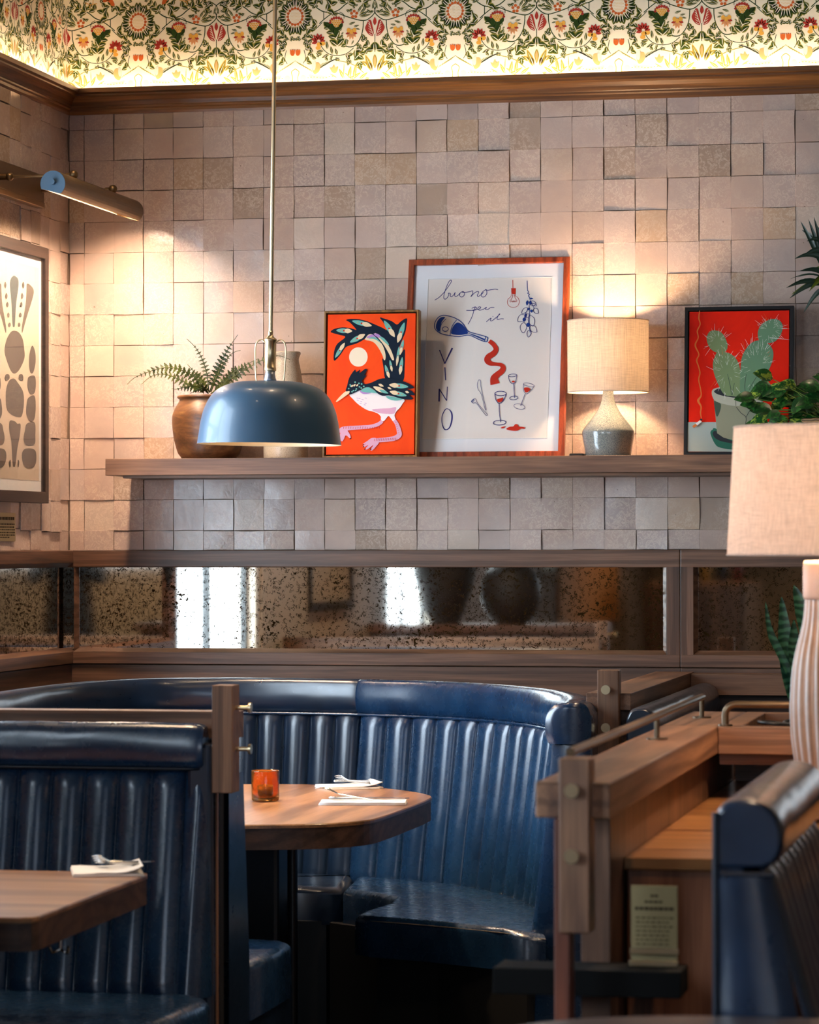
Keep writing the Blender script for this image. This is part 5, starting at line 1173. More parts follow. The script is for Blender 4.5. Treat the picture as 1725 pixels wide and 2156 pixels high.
frond([(670, 570), (720, 440), (780, 340), (830, 285), (885, 268)], [-.01, -.03, -.04, -.05, -.05], 22, .013, FERN, pt)
frond([(680, 575), (760, 500), (840, 430), (930, 370), (1010, 330)], [.0, .02, .03, .03, .03], 26, .021, FERN, pt)
frond([(680, 578), (780, 500), (900, 420), (1040, 340), (1150, 305), (1245, 335)], [.0, -.02, -.03, -.04, -.05, -.05], 30, .016, FERN, pt)
frond([(650, 580), (590, 530), (500, 530), (420, 550), (385, 545)], [-.03, -.06, -.08, -.09, -.09], 20, .018, FERN, pt)
frond([(660, 575), (600, 480), (545, 420), (500, 370)], [-.02, -.03, -.04, -.04], 18, .016, FERN, pt)
frond([(670, 580), (740, 540), (800, 470), (850, 380)], [-.02, -.04, -.05, -.06], 20, .015, FERN, pt)
frond([(650, 580), (620, 540), (560, 560), (520, 580)], [-.04, -.07, -.09, -.1], 14, .015, FERN2, pt)

vc = U(602, 961, y=-.13); vc.z = SH; k_ = (vc-CAM).dot(FW)/F_PX
vs = root('stoneware_vase', vc); tag(vs, 'tall cream stoneware vase half hidden behind the blue pendant', 'vase')
sm = speck('cream_stoneware', H('c9b79e'), H('a8947a'), .35, 420, .56); mb = MB()
vp = [(45, 0), (46.5, 3), (47, 25), (45, 70), (41, 120), (36, 160), (31, 190), (28, 205), (28, 212), (31, 220), (31.5, 224), (29, 226), (26, 224), (25, 212), (28, 200)]
mb.lathe(cr([(a*k_, b*k_) for a, b in vp], 3)+[(.001, 190*k_)], vc, 56); mb.build('body', sm, vs)

# ------------------------------------------------------------------ trailing pothos in a basket
bc = U(1745, 957, y=-.195); bc.z = SH; ph = root('potted_pothos', bc); tag(ph, 'variegated green pothos spilling from a basket at the right of the shelf', 'potted plant')
wick = mat('wicker', H('8a6a45'), .7); t = NT(wick); w_ = t.n('ShaderNodeTexWave'); w_.inputs['Scale'].default_value = 40; w_.bands_direction = 'Z'; w_.inputs['Distortion'].default_value = 3; t.l(t.coord(), w_.inputs['Vector'])
t.l(t.ramp(w_.outputs[0], [(0, H('4c3822')), (1, H('9c7c54'))]), t.b.inputs['Base Color']); t.bump(w_.outputs[0], .6, .004)
mb = MB(); mb.lathe([(.06, 0), (.075, .02), (.088, .07), (.092, .105), (.085, .110), (.07, .095), (.001, .09)], bc, 40, rib=lambda a, z: .02*math.sin(24*a+z*300)); mb.build('basket', wick, ph)
def vleaf_mat(name, dark, lightc):
    m = mat(name, dark, .28, coat=.2); t = NT(m); n = t.noise(t.coord((1, 1, 1)), 42, 4, .65, 1.5); t.l(t.ramp(n, [(.50, dark), (.58, lightc)]), t.b.inputs['Base Color']); return m
PO = [vleaf_mat('pothos_leaf', H('1c5220'), H('9fb544')), vleaf_mat('pothos_dark_leaf', H('143c18'), H('2f6b2a')), mat('pothos_stem', H('5c7a2c'), .5)]
def heart(mb, base, ax, nrm, L, m, fold=.25):
    ax = ax.normalized(); side = ax.cross(nrm).normalized(); nrm = side.cross(ax).normalized(); rows = []
    for q in range(9):
        t = q/8; w = L*.40*(math.sin(PI*min(1, t**.72))**.8)*(1 if t > .02 else .2); c = base+ax*L*(t-.06)-nrm*L*.22*t*t
        back = L*.10*(1-t)**3
        rows.append([c+side*w*s-ax*(back*abs(s)) + nrm*(abs(s)*w*fold) for s in (-1, -.55, 0, .55, 1)])
    mb.grid(rows, m, True)
mb = MB(); rr = random.Random(8)
top = bc+Vector((0, 0, .10))
LF = [(1628, 835, .5), (1608, 862, .5), (1600, 830, -.3), (1648, 820, .1), (1590, 850, -.6), (1612, 880, -.9), (1640, 870, -.3), (1665, 850, 0), (1680, 835, .1), (1700, 820, .2), (1720, 812, .2), (1655, 885, -.7), (1690, 880, -.8), (1720, 880, -.7), (1710, 850, 0), (1640, 895, -1.1), (1600, 898, -1.1), (1672, 812, .3), (1735, 830, .3), (1760, 815, .2), (1780, 850, 0), (1750, 870, -.5), (1800, 830, .1), (1622, 795, 1.4), (1583, 838, -.4), (1700, 900, -1), (1745, 800, .5)]
for k in range(46): LF.append((rr.uniform(1605, 1830), rr.uniform(812, 895), rr.uniform(-1, .5)))
for k, (px, py, up_) in enumerate(LF):
    tip = U(px, py, y=-.21+rr.uniform(-.06, .05)); b = top+Vector((rr.uniform(-.04, .04), rr.uniform(-.04, .04), -.01)); d = tip-b
    mid = b.lerp(tip, .55)+Vector((0, 0, .02)); mb.tube([b, mid, tip], [.0016, .0014, .0011], 6, 2)
    ax = (Vector((d.x*.8-.05 if k < 27 else d.x, rr.uniform(-.09, .02), .06*up_))).normalized(); L = rr.uniform(.042, .064)
    heart(mb, tip, ax+Vector((rr.uniform(-.3, .3), 0, rr.uniform(-.25, .25))), Vector((rr.uniform(-.35, .35), -.75, .55)), L, 0 if rr.random() < .5 else 1)
mb.build('foliage', PO, ph)

# ------------------------------------------------------------------ palm-leaved plant at the right edge
yc_ = U(1865, 957, y=-.15); yc_.z = SH; yp = root('potted_dracaena', yc_); tag(yp, 'dark green strap-leaved plant entering at the right edge above the pothos', 'potted plant')
mb = MB(); mb.lathe([(.05, 0), (.065, .03), (.075, .12), (.07, .125), (.065, .11), (.001, .11)], yc_, 40); mb.build('pot', mat('charcoal_pot', (.04, .04, .045), .5), yp)
hub = U(1762, 605, y=-.18); mb = MB(); mb.tube([yc_+Vector((0, 0, .11)), yc_.lerp(hub, .5)+Vector((.0, 0, .08)), hub-Vector((0, 0, .02))], [.013, .011, .009], 12); mb.build('stem', mat('plant_stem', H('4a4028'), .7), yp)
DR = [mat('dracaena_leaf', H('1d3324'), .4), mat('dracaena_lime_leaf', H('5c6a1c'), .4)]
mb = MB(); SY = 3.92
tips = [(840, 105, 0), (795, 125, 0), (730, 140, 0), (740, 210, 0), (780, 305, 0), (745, 430, 0), (680, 450, 0), (725, 550, 0), (705, 602, 0), (645, 617, 0), (612, 690, 0), (655, 745, 1), (640, 776, 0), (755, 896, 0), (900, 60, 0), (980, 40, 0), (1060, 60, 0), (860, 520, 1), (830, 640, 1), (800, 720, 1), (900, 950, 0), (1150, 100, 0), (1300, 200, 0), (1400, 400, 0), (1380, 700, 0), (1250, 900, 0), (870, 180, 0), (900, 300, 1), (1500, 560, 0)]
for i, (X, Y, m) in enumerate(tips):
    dy = rr.uniform(-.09, .05) if i > 13 else rr.uniform(-.05, .03); tip = U(1500+X/SY, 430+Y/SY, y=-.18+dy); b = hub+Vector((rr.uniform(-.01, .01), rr.uniform(-.01, .01), rr.uniform(-.05, .10)*(1 if Y < 500 else .2)))
    ax = tip-b; L = ax.length; a = ax.normalized(); sd = a.cross(Vector((rr.uniform(-.5, .2), -1, rr.uniform(-.2, .4)))).normalized(); nn = sd.cross(a)
    W = (.0085 if X not in (645, 705) else .003); rows = []
    for q in range(11):
        t = q/10; w = W*(math.sin(PI*min(1, .12+.88*t))**.75) if t < 1 else .0003; c = b+ax*t+Vector((0, 0, .025*math.sin(PI*t)*(1 if Y > 300 else .3)))
        rows.append([c+sd*w*s+nn*abs(s)*w*.35 for s in (-1, -.5, 0, .5, 1)])
    mb.grid(rows, m, True)
mb.build('foliage', DR, yp)
# ------------------------------------------------------------------ right side: ledges, posts, station
# ledge running from the back wall along the right arm of the booth
lr = root('booth_divider', (2.0, -.7, 0)); tag(lr, 'oak ledge and brass-pegged post at the right end of the curved booth', 'divider')
mb = MB(); mb.box(1.925, 2.045, -1.50, -.026, 1.008, 1.053, .0015); mb.build('ledge', WY, lr)
mb = MB(); mb.box(1.965, 2.035, -1.44, -.03, 0, 1.006); mb.build('partition', PY, lr)
xa, xb = bx(1258, 1303, -1.535)
mb = MB(); mb.box(xa, xb, -1.535, -1.485, 0, U(1280, 1411, y=-1.535).z, .002); lpost_ = mb.build('post', WZ, lr)
for yy in (1452, 1532):
    q = U(1277, yy, y=-1.55); mb = MB(); peg(mb, (q.x, -1.534, q.z), (0, -1, 0), .030, .0125); mb.build('peg', BRASS, lpost_)
# corner strip of ledge along the back wall, right of the divider
lb = root('wall_ledge', (3, -.07, 1.0)); tag(lb, 'oak ledge along the back wall at right beneath the antique mirror', 'ledge')
mb = MB(); mb.box(2.046, XR, -.12, -.026, .985, 1.050, .0015); mb.build('ledge', WX, lb)

# the booth beyond the divider
b4 = root('banquette_bench', (2.2, -1, 0)); tag(b4, 'navy leather bench just beyond the oak divider under the right-hand ledge', 'booth seat')
mb = MB(); back_panel(mb, [(2.085, -.16), (2.085, -1.60)], 1, .42, .92, .09, .085); mb.build('backrest', NAVY2, b4)
mb = MB(); roll(mb, [(2.088, -.14), (2.088, -1.64)], 1, .915, 1.022, .050, .035, endr=.02); mb.build('head_roll', NAVY2, b4)
mb = MB(); mb.box(2.05, 2.084, -1.62, -.13, .02, .93); mb.build('back_shell', NAVY2, b4)
mb = MB(); cushion(mb, [(2.12, -.14), (2.12, -1.6), (2.6, -1.6), (2.6, -.14)], .32, .45, .02); mb.build('seat_pad', NAVY2, b4)
mb = MB(); mb.box(2.12, 2.56, -1.58, -.14, 0, .32); mb.build('seat_base', BLK2, b4)

# service screen: thick beam towards the camera, cross ledge with tray, brass rails
sv = root('service_screen', (2.37, -3.6, 0)); tag(sv, 'thick oak beam and peg-jointed post screen running towards the camera at right', 'screen')
Yn = -4.66; bx0, bx1 = bx(1127, 1284, Yn); YB = -2.95; YK = -2.33
x_in = 2.315
mb = MB(); mb.box(bx0, bx1, Yn, YB+.02, .990, 1.050, .003); mb.build('beam', WY, sv)
px0, px1 = bx(1176, 1241, Yn-.03)
mb = MB(); mb.box(px0, px1, Yn-.03, Yn+.035, .80, U(1200, 1597, y=Yn-.03).z, .003); spost_ = mb.build('post', WZ, sv)
for yy in (1665, 1803):
    q = U(1204, yy, y=Yn-.04); mb = MB(); peg(mb, (q.x, Yn-.029, q.z), (0, -1, 0), .016, .012); mb.build('peg', BRASS, spost_)
mb = MB(); lx0, lx1 = bx(1166, 1200, Yn-.02); mb.box(lx0, lx1, Yn-.02, Yn+.03, 0, .990, .003); mb.build('leg', wood('reddish_oak', H('5e3020'), H('8c4c34'), 2), sv)['label'] = 'reddish upright leg'
mb = MB(); mb.box(px0+.0, px0+.052, -4.44, YK, 0, .990, .002); mb.build('panel', PZ, sv)

xg0 = px0+.053
CT = .888; YC = U(1380, 1806, z=CT).y; YCB = U(1491, 1641, z=CT).y
cb = root('service_cabinet', (2.7, -3.5, 0)); tag(cb, 'oak service cabinet behind the beam screen, menu board on its front', 'cabinet')
mb = MB(); mb.box(xg0, 3.3, YC-.0, YK-.0, CT-.022, CT, .002); mb.build('top', wood('golden_oak', H('8a5a34'), H('b98450'), 0, 1, .28, .2), cb)
mb = MB(); mb.box(xg0+.004, 3.29, YC+.012, YK-.02, .06, CT-.023, .002); mb.build('carcass', wood('cabinet_oak', H('7c4a30'), H('a86e4c'), 2, 1, .45), cb)
mb = MB(); mb.box(xg0+.004, 3.29, YC+.03, YK-.03, 0, .06); mb.build('plinth', BLK2, cb)

cl_ = root('service_ledge', (2.8, YB, .95)); tag(cl_, 'oak cross ledge with an open cutlery tray behind the striped lamp', 'ledge')
xt = U(1560, 1500, y=YB).x
mb = MB(); mb.box(bx1+.001, 3.4, YB-.02, YB+.03, .990, 1.050, .002); mb.box(bx1+.001, xt, YB+.03, YK, .990, 1.050, .002); mb.box(xt, 3.4, YK-.05, YK, .990, 1.050, .002); mb.box(bx1, 3.4, YB+.02, YK, .965, .989); mb.build('ledge', WX, cl_)
mb = MB(); mb.box(bx1-.02, 3.4, YK-.06, YK-.02, CT+.001, .964); mb.build('apron', PX, cl_)
mb = MB(); mb.box(bx0, bx1, YB+.021, YK, .990, 1.050, .002); mb.build('corner_block', WY, cl_)
for k, cc in enumerate(((xt+.05, YB+.30), (xt+.10, YB+.40), (xt+.13, YB+.22))):
    mb = MB(); rr = random.Random(k); P = []
    for i in range(40): a = 2*PI*i/13; P.append((cc[0]+(.034+.006*math.sin(i))*math.cos(a), cc[1]+.05*math.sin(a), 1.002+.020*i/40+.012*math.sin(a*.5+k)+.014))
    mb.tube(cr(P, 2), .0038, 8); o = mb.build('cable_coil', mat('black_rubber', (.02, .02, .022), .35)); tag(o, ('leftmost', 'middle, rearmost', 'rightmost, frontmost')[k]+' dark coiled cable in the open tray of the cross ledge', 'cable', 'dark coils in the tray')

br = root('brass_rail', (2.35, -3.5, 1.05)); tag(br, 'slender aged-brass rail on small posts along the thick beam', 'rail')
zr_ = 1.098; AB = metal('dark_brass', (.15, .105, .065), .35); xr0 = U(1240, 1591, z=zr_); xr1 = 0
mb = MB(); pa = U(1246, 1589, z=zr_); xq = (bx0+bx1)/2
ya_ = Yn+.04; mb.tube([(xq-.01, ya_, zr_), (xq-.01, YB+.34, zr_)], .0078, 14); mb.build('rail_bar', AB, br)
for yy in (U(1412, 1557, z=1.05).y, YB+.33):
    mb = MB(); mb.tube([(xq-.01, yy, 1.050), (xq-.01, yy, zr_)], .0055, 12); mb.tube([(xq-.01, yy-.001, 1.0502), (xq-.01, yy-.001, 1.0535)], .022, 24); mb.build('rail_post', AB, br)
b5 = root('brass_rail', (2.8, YB, 1.05)); tag(b5, 'short bent aged-brass rail on the cross ledge over the tray', 'rail')
P0 = Vector((bx1+.015, YB+.0, 1.050)); mb = MB()
mb.tube([P0, P0+Vector((0, 0, .026))]+[P0+Vector((.022*(1-math.cos(a)), 0, .026+.022*math.sin(a))) for a in (.4, .8, 1.2, PI/2)]+[P0+Vector((.9, 0, .048))], .0078, 14); mb.tube([P0+Vector((0, 0, .0002)), P0+Vector((0, 0, .005))], .016, 20); mb.build('rail_bar', AB, b5)

# black shelf and the menu board standing on it
YF = -4.446; zs_ = U(1430, 2046, y=YF-.10).z
hs = root('host_shelf', (2.3, YF-.06, zs_)); tag(hs, 'black shelf block low on the cabinet front with the menu board on it', 'shelf')
xe = U(1435, 2060, y=YF-.10).x; xs_ = U(1040, 2060, y=YF-.10).x
BLK3 = mat('dead_black', (.003, .003, .003), .8, spec=.1)
mb = MB(); mb.box(xs_, xe, YF-.11, YF, zs_-.045, zs_, .002); mb.build('board', BLK3, hs)
mb = MB(); mb.box(2.43, 2.46, YF+.001, YC+.011, zs_-.04, zs_-.01); mb.build('bracket', BLK3, hs)
YM = YF+.03; m0, m1 = U(1330, 2000, y=YF-.03), U(1427, 1866, y=YF-.03)
mn = root('menu_board', ((m0.x+m1.x)/2, YM-.06, zs_)); tag(mn, 'olive-brown printed menu card in a brass stand on the black shelf', 'menu')
mb = MB(); mb.box(m0.x, m1.x, YM-.062, YM-.056, zs_+.004, m1.z, .0005); mb.build('card', mat('olive_card', H('857650'), .7), mn)
mb = MB(); W = m1.x-m0.x; hh = m1.z-zs_
xc_ = (m0.x+m1.x)/2
for t, w, th in ((.875, .16, .004), (.80, .42, .0035), (.715, .84, .0055)):
    x = xc_-W*w/2
    while x < xc_+W*w/2-.003: q = min(RND.uniform(.004, .011), xc_+W*w/2-x); mb.box(x, x+q, YM-.0624, YM-.062, zs_+hh*t-th/2, zs_+hh*t+th/2); x += q+.0015
for k in range(9):
    x = m0.x+.008
    while x < m1.x-.014: q = RND.uniform(.003, .010); mb.box(x, x+q, YM-.0624, YM-.062, zs_+hh*(.60-.055*k)-.0011, zs_+hh*(.60-.055*k)+.0011); x += q+.0025
mb.build('menu_text', flat('3b3322'), mn)
mb = MB(); mb.box(m0.x-.002, m1.x+.002, YM-.075, YM-.066, zs_+.0005, zs_+.010, .001); mb.box(m0.x-.002, m1.x+.002, YM-.067, YM-.063, zs_+.021, zs_+.030, .0005); mb.build('stand', BRASS, mn)

# ------------------------------------------------------------------ near-right booth seen from its end
T5 = 1.045; e0 = U(1502, 1722, z=T5); Y5 = -5.20
X50 = U(1503, 1800, y=Y5).x; X51 = U(1640, 1780, y=Y5).x
b6 = root('banquette_bench', (X50+.3, -4.8, 0)); tag(b6, 'dark navy leather booth end cropped at the lower right corner', 'booth seat')
xm = X50+.045
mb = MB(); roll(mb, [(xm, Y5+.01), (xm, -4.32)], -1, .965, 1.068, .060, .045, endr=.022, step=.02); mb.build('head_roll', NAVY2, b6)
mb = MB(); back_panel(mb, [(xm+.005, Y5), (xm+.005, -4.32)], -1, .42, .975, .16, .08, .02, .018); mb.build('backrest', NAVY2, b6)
mb = MB()
for (yy, dx) in ((Y5, 0),):
    rows = []
    for k in range(13):
        t = k/12; z = .03+.925*t; row = []
        for j in range(9):
            u = j/8; x = X50+(X51-X50-.01+.17*max(0, 1-t*1.0)**1.0)*u; row.append(Vector((x, yy-.006-.016*math.sin(PI*u)**.6, z)))
        rows.append(row)
    mb.grid(rows, 0, True)
mb.box(X50-.0, xm, Y5+.0, -4.32, .03, .97, .004); mb.build('end_panel', NAVY2, b6)
mb = MB(); mb.tube([(X50+.004, Y5-.012, .03), (X50+.004, Y5-.012, .975), (X50+.004, Y5-.012, 1.05)], .005, 8); mb.tube([(X50+.012, Y5-.018, .958), (X51-.006, Y5-.016, .958)], .004, 8); mb.build('piping', PIPE, b6)
mb = MB(); cushion(mb, [(xm+.17, Y5), (xm+.17, -4.32), (xm+.62, -4.32), (xm+.62, Y5)], .30, .45, .03); mb.build('seat_pad', NAVY2, b6)
mb = MB(); mb.box(xm+.1, xm+.58, Y5+.02, -4.34, 0, .30); mb.build('seat_base', BLK2, b6)
# table in front of it: only its rounded corner shows
tq = U(1520, 2138, z=.75); cx, cy = tq.x+.12, tq.y-.36
ot = [(cx+.44*math.copysign(abs(math.cos(2*PI*k/40))**.75, math.cos(2*PI*k/40)), cy+.36*math.copysign(abs(math.sin(2*PI*k/40))**.75, math.sin(2*PI*k/40))) for k in range(40)]
table('dining_table', ot, 'rounded dark tabletop just showing at the bottom right edge', mat('dark_table_top', H('453a3a'), .35), [(cx, cy)])

# ------------------------------------------------------------------ big ribbed lamp
lq = U(1741, 1165, y=-3.45); lb_ = Vector((lq.x, lq.y, CT)); k_ = (lq-CAM).dot(FW)/F_PX
l2 = root('table_lamp', lb_); tag(l2, 'large table lamp with ribbed tan and white ceramic base on the service cabinet', 'table lamp')
def zpx(py): return U(1741, py, y=-3.45).z-CT
RIB = mat('ribbed_glaze', (1, 1, 1), .35, coat=.15); t = NT(RIB); a_ = t.n('ShaderNodeAttribute'); a_.attribute_name = 'tint'; t.l(t.mix(.8, a_.outputs[0], t.ramp(t.noise(t.coord(), 40, 4, .6), [(.3, (.82, .82, .82)), (.7, (1.05, 1.05, 1.05))]), 'MULTIPLY'), t.b.inputs['Base Color'])
W0, W1 = H('e8e2dc'), H('b58a68')
hw = [(1700, 44), (1690, 48), (1660, 55), (1620, 64), (1585, 69), (1545, 73.5), (1500, 75), (1460, 74), (1410, 70), (1370, 63), (1335, 54), (1300, 47), (1262, 44)]
bp = cr([(w*k_, zpx(y)) for y, w in [(1721, 42)]+hw], 4); NR = 22
def ribf(a, z): return .045*math.cos(NR*(a+z*.35))
def ribt(a, z): c = .5+.5*math.cos(NR*(a+z*.35)); c = c**4; return tuple(W1[i]*(1-c)+W0[i]*c for i in range(3))
mb = MB(); mb.lathe(bp, lb_, NR*10, rib=ribf, tint=ribt); mb.build('base', RIB, l2)
mb = MB(); mb.lathe([(1e-3, zpx(1262)), (47*k_, zpx(1262)), (50*k_, zpx(1255)), (50*k_, zpx(1190)), (47*k_, zpx(1180)), (1e-3, zpx(1179))], lb_, 48); mb.build('neck', mat('pale_terracotta', H('d9b39a'), .5), l2)
LIN2 = linen('rough_linen_shade', (.82, .72, .64)); r0_, r1_ = 209*k_, 194*k_; z0_, z1_ = zpx(1168), zpx(899)
mb = MB(); mb.lathe([(r0_, z0_), (r1_, z1_)], lb_, 96, cap=False); mb.lathe([(r1_-.0018, z1_), (r0_-.0018, z0_)], lb_, 96, cap=False)
for z, r in ((z0_, r0_), (z1_, r1_)): mb.tube([lb_+Vector((r*math.cos(a), r*math.sin(a), z)) for a in [2*PI*k/72 for k in range(73)]], .0018, 6, cap=False)
mb.build('shade', LIN2, l2)
zb2 = (z0_+z1_)/2-.02; mb = MB(); mb.tube([lb_+Vector((0, 0, zpx(1180))), lb_+Vector((0, 0, zb2))], .007, 10)
for a in (0, 2*PI/3, 4*PI/3): mb.tube([lb_+Vector((0, 0, zb2)), lb_+Vector((r1_*math.cos(a), r1_*math.sin(a), z1_-.012))], .0013, 6)
mb.build('shade_spider', DKMET, l2)
mb = MB(); mb.lathe([(1e-3, zb2), (.018, zb2+.01), (.028, zb2+.04), (.02, zb2+.068), (1e-3, zb2+.08)], lb_, 24); mb.build('bulb', glow_bulb('large_lamp_bulb', (1, .70, .42), 8), l2)
point('large_lamp_light', (lb_.x, lb_.y, lb_.z+zb2+.04), 17, (1, .68, .44), .035)

# ------------------------------------------------------------------ snake plant behind it
sq = U(1702, 1560, y=YK+.18); sp = root('snake_plant', (sq.x+.03, YK+.18, .86)); tag(sp, 'dark green snake plant standing behind the striped lamp', 'potted plant')
spc = Vector((sq.x+.03, YK+.18, .86)); mb = MB(); mb.lathe([(.055, 0), (.07, .03), (.078, .15), (.072, .155), (.068, .14), (.001, .14)], spc, 40); mb.build('pot', mat('grey_pot', H('6c6a66'), .6), sp)
mb = MB(); mb.box(spc.x-.12, spc.x+.12, YK+.07, YK+.30, .80, .859, .002); tag(mb.build('plant_stand', PX), 'low oak stand under the snake plant pot', 'stand')
mb = MB(); mb.box(spc.x-.10, spc.x+.10, YK+.09, YK+.27, 0, .799, .002); tag(mb.build('plinth', BLK2), 'dark plinth under the oak plant stand', 'plinth')
SN = mat('snake_leaf', H('1f4a34'), .4); t = NT(SN); w_ = t.n('ShaderNodeTexWave'); w_.bands_direction = 'Z'; w_.inputs['Scale'].default_value = 16; w_.inputs['Distortion'].default_value = 7; w_.inputs['Detail'].default_value = 3; t.l(t.coord(), w_.inputs['Vector']); t.l(t.ramp(w_.outputs[0], [(.3, H('173c2b')), (.8, H('3f6e52'))]), t.b.inputs['Base Color'])
for P, w, dy in (([(1612, 1266), (1622, 1330), (1645, 1380), (1690, 1480), (1705, 1560)], .0095, -.03), ([(1646, 1256), (1652, 1330), (1662, 1420), (1684, 1500), (1700, 1560)], .020, 0), ([(1672, 1232), (1690, 1290), (1705, 1380), (1710, 1560)], .019, .03), ([(1672, 1305), (1672, 1360), (1680, 1440), (1700, 1560)], .015, -.05), ([(1715, 1225), (1716, 1300), (1714, 1400), (1712, 1560)], .018, -.01), ([(1745, 1270), (1738, 1350), (1728, 1450), (1718, 1560)], .018, .02)):
    pts = [Vector(p) for p in cr([tuple(U(x, y, y=YK+.18+dy*(1-i/4))) for i, (x, y) in enumerate(P)], 5)]; n = len(pts); mb = MB(); rows = []
    for i, p in enumerate(pts):
        t_ = i/(n-1); ww = w*(min(1, (t_+.0)*3.2)**.8*(1-.35*max(0, t_-.4))); d = (pts[min(i+1, n-1)]-pts[max(0, i-1)]).normalized(); s_ = d.cross(Vector((.3, -1, 0))).normalized(); nn = s_.cross(d)
        rows.append([p+s_*ww*q+nn*ww*.35*q*q for q in (-1, -.5, 0, .5, 1)]); 
    mb.grid(rows, 0, True); mb.grid([[p-(nn*.0012) for p in r] for r in rows][::-1], 0, True); mb.build('leaf', SN, sp)
# ------------------------------------------------------------------ the part of the room the mirrors look back into
vb = root('vase_ledge', (.7, -4.62, 1.04)); tag(vb, 'oak ledge carrying two dark pots, seen only in the mirror', 'ledge')
mb = MB(); mb.box(.02, 1.12, -4.75, -4.50, 1.045, 1.083, .002); mb.build('ledge', WX, vb)
mb = MB(); mb.box(.02, 1.10, -4.68, -4.57, 0, 1.044); mb.build('partition', PX, vb)
pot_m = mat('dark_pot_glaze', (.035, .03, .028), .5)
def mirrored(px, y): d = FW+RT*((px-862.5)/F_PX); t = (-y-CAM.y)/d.y; return CAM.x+d.x*t
def pot(px, y, prof, label):
    x = mirrored(px, y); r = root('floor_vase', (x, y, 1.0835)); tag(r, label, 'vase'); mb = MB(); mb.lathe(cr(prof, 4), (x, y, 1.0835), 40); mb.build('body', pot_m, r)
pot(938, -4.62, [(.065, 0), (.10, .08), (.14, .20), (.155, .33), (.14, .44), (.10, .50), (.09, .53), (.10, .55), (.09, .55), (.08, .52)], 'tall dark vase reflected in the middle of the wide mirror')
pot(1077, -4.60, [(.07, 0), (.115, .05), (.14, .13), (.125, .22), (.08, .27), (.07, .29), (.09, .31), (.08, .31), (.06, .28)], 'squat dark round vase reflected right of the tall one')
mb = MB(); mb.tube([(.1, -4.80, 1.062), (1.1, -4.80, 1.062)], .012, 12); tag(mb.build('dark_rail', BLACK), 'dark rail beside the vase ledge, seen only in the mirror', 'rail')
# framed picture between the windows, and boards further along the left wall
def wall_picture(y0, y1, z0, z1, fc_, pc_, label, cat='print', name='framed_print'):
    r = root(name, (0, (y0+y1)/2, z0)); tag(r, label, cat); L = WallL(.035); mb = MB(); pic_frame(mb, L, y0, y1, z0, z1, .04, 0, -.025); mb.build('frame', fc_, r); mb = MB(); mb.box(.012, .02, y0+.03, y1-.03, z0+.03, z1-.03); mb.build('picture_sheet', pc_, r)
wall_picture(-4.15, -3.30, 1.16, 2.0, DKW, mat('dark_picture', (.02, .016, .014), .4), 'dark framed picture between the windows, seen only in the mirror')
for y0, y1, z1_w, m_, lab in ((-9.3, -6.2, 1.44, mat('grey_brown_panel', H('6a574a'), .6), 'grey-brown wall panel reflected behind the dark vases'), (-12.9, -10.2, 2.6, mat('amber_panel', H('b4702c'), .5), 'amber wood wall panel reflected at the right of the mirror')):
    mb = MB(); mb.box(.005, .03, y0, y1, .9, z1_w, .002); tag(mb.build('wall_panel', m_), lab, 'panel')
wall_picture(-10.1, -9.4, 1.25, 1.9, BLACK, mat('pale_green_picture', H('a9ae96'), .5), 'pale green picture reflected beyond the squat vase')
wall_picture(-13.9, -13.1, 1.35, 2.1, BLACK, mat('pale_green_glass', H('b9c4b0'), .4), 'pale picture at the far end of the left wall')
mb = MB(); mb.box(.3, 1.0, -13.6, -12.2, 0, 1.18, .01); tag(mb.build('bar_counter', WZ), 'wooden counter at the far end of the room', 'counter')
for k in range(5):
    x, y = .45+.1*k, -12.6-.15*k; mb = MB(); mb.lathe([(.03, 0), (.035, .02), (.035, .18), (.014, .24), (.014, .3)], (x, y, 1.181), 20); tag(mb.build('bottle', mat('bottle_glass', H(('7a2c1c', '2c4a2c', '8a6a2c', '1c2a3a', '5a1c1c')[k]), .2)), ('dark red', 'green', 'amber', 'slate blue', 'maroon')[k]+' bottle on the far counter, seen only in the mirror', 'bottle', 'bottles on the far counter')
# warm standing lamp near the camera, mirrored at the far left
fx = root('floor_lamp', (3.95, -9.55, 0)); tag(fx, 'warm floor lamp beside the photographer, reflected at the far left', 'floor lamp')
mb = MB(); mb.lathe([(.14, 0), (.14, .02), (.012, .03), (.010, 1.05), (.001, 1.05)], (3.95, -9.55, 0), 30); mb.build('stand', BRONZE, fx)
mb = MB(); mb.lathe([(.11, 1.10), (.09, 1.34)], (3.95, -9.55, 0), 40, cap=False); mb.build('shade', linen('cream_shade', (.9, .8, .6)), fx)
point('floor_lamp_light', (3.95, -9.55, 1.22), 9, (1, .62, .3), .03)

# the photographer, standing behind the camera and mirrored in the corner
def skin(name, verts, edges, radii, m, parent, sub=1, rootv=0):
    me = bpy.data.meshes.new(name); org = Vector(parent['_w']); me.from_pydata([Vector(v)-org for v in verts], edges, []); o = bpy.data.objects.new(name, me); COL.objects.link(o); o.parent = parent
    md = o.modifiers.new('skin', 'SKIN'); sv_ = me.skin_vertices[0].data
    for i, r in enumerate(radii): sv_[i].radius = (r, r) if isinstance(r, float) else r
    sv_[rootv].use_root = True; md.use_smooth_shade = True; s2 = o.modifiers.new('sub', 'SUBSURF'); s2.levels = sub; s2.render_levels = sub; me.materials.append(m); o['_w'] = list(org); return o
PX_, PY_ = CAM.x+.13, CAM.y-.42
pr_ = root('person', (PX_, PY_, 0)); tag(pr_, 'person in dark clothes raising both hands to a camera, mirrored in the corner', 'person')
CLO = mat('dark_clothes', (.012, .012, .014), .8); SKN = mat('skin', H('a87458'), .5, sss=.1)
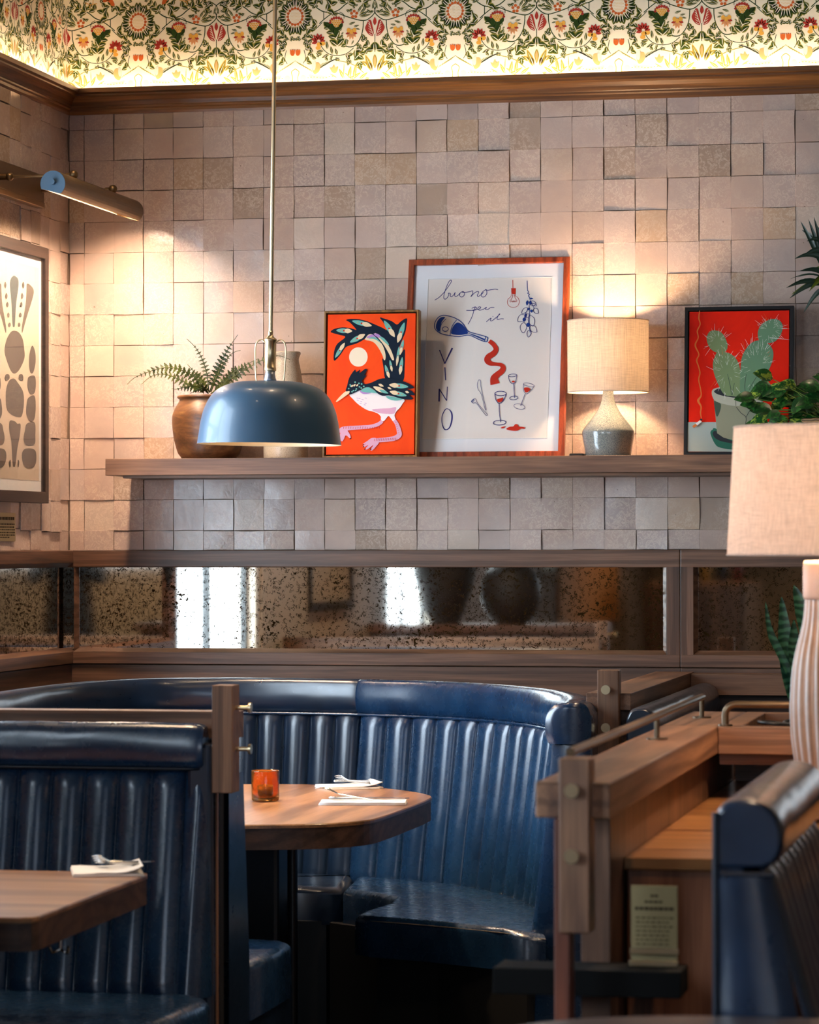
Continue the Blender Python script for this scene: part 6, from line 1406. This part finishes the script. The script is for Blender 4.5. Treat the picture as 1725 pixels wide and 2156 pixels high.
V = [(0, 0, .95), (0, 0, 1.12), (0, .01, 1.30), (0, .01, 1.42), (0, .03, 1.50), (-.10, 0, .90), (-.11, .01, .50), (-.12, 0, .09), (-.12, .10, .04), (.10, 0, .90), (.11, .01, .50), (.12, 0, .09), (.12, .10, .04),
     (-.17, 0, 1.40), (-.25, .05, 1.20), (-.13, .25, 1.36), (.17, 0, 1.40), (.25, .05, 1.20), (.13, .25, 1.36)]
E_ = [(0, 1), (1, 2), (2, 3), (3, 4), (0, 5), (5, 6), (6, 7), (7, 8), (0, 9), (9, 10), (10, 11), (11, 12), (3, 13), (13, 14), (14, 15), (3, 16), (16, 17), (17, 18)]
RR = [(.17, .12), (.15, .11), (.18, .12), (.12, .08), .055, .095, .065, .045, .04, .095, .065, .045, .04, .062, .048, .030, .062, .048, .030]
skin('clothes', [(PX_+x, PY_+y, z) for x, y, z in V], E_, RR, CLO, pr_, 2)
mb = MB(); rows = []
for k in range(17):
    t = k/16; z = 1.50+.23*t; row = []
    for j in range(24):
        a = 2*PI*j/24; r = .078*math.sin(PI*min(.985, .06+.94*t))**.6*(.86 if t < .3 else 1); x = r*math.cos(a); y = r*1.18*math.sin(a)+.035
        if .40 < t < .56 and abs(math.cos(a)) < .22 and math.sin(a) > 0: y += .018
        if .46 < t < .56 and .25 < abs(math.cos(a)) < .55 and math.sin(a) > 0: y -= .006
        if .2 < t < .28 and abs(math.cos(a)) < .4 and math.sin(a) > 0: y += .005
        row.append(Vector((PX_+x, PY_+y, z)))
    rows.append(row)
mb.grid(rows, 0, True, cu=True); mb.tube([(PX_, PY_+.015, 1.43), (PX_, PY_+.02, 1.54)], .052, 16)
for s in (-1, 1):
    mb.lathe([(1e-3, -.025), (.012, -.018), (.016, 0), (.012, .018), (1e-3, .025)], (PX_+s*.080, PY_+.03, 1.61), 12)
mb.build('head', SKN, pr_)
mb = MB(); mb.grid([[Vector((PX_+.088*math.sin(b)*math.cos(a), PY_+.018+.105*math.sin(b)*math.sin(a), 1.635+.115*math.cos(b))) for a in [2*PI*j/20 for j in range(20)]] for b in [.02+1.15*k/7 for k in range(8)]], 0, True, cu=True); mb.build('hair', mat('dark_hair', (.015, .01, .008), .6), pr_)
for s in (-1, 1):
    mb = MB(); hx_, hy_, hz_ = PX_+s*.095, PY_+.285, 1.39
    rows = [[Vector((hx_+s*.012*math.cos(a)-s*.0*k, hy_-.035+.022*k, hz_-.02+.018*k+.030*math.sin(a))) for a in [2*PI*j/12 for j in range(12)]] for k in range(4)]
    mb.grid(rows, 0, True, cu=True); mb.add(rows[0], [list(range(12))], 0); mb.add(rows[-1], [list(range(12))[::-1]], 0)
    for f_, L in enumerate((.062, .070, .066, .052)):
        z = hz_+.045-.018*f_; mb.tube([(hx_, hy_+.03, z), (hx_-s*.018, hy_+.03+L*.45, z+.002), (hx_-s*.045, hy_+.03+L*.6, z), (hx_-s*.060, hy_+.03+L*.45, z-.002)], [.0085, .008, .0075, .006], 8)
    mb.tube([(hx_, hy_-.01, hz_+.03), (hx_-s*.025, hy_-.005, hz_+.045), (hx_-s*.045, hy_+.005, hz_+.045)], [.011, .010, .007], 8); mb.build('hand', SKN, pr_)
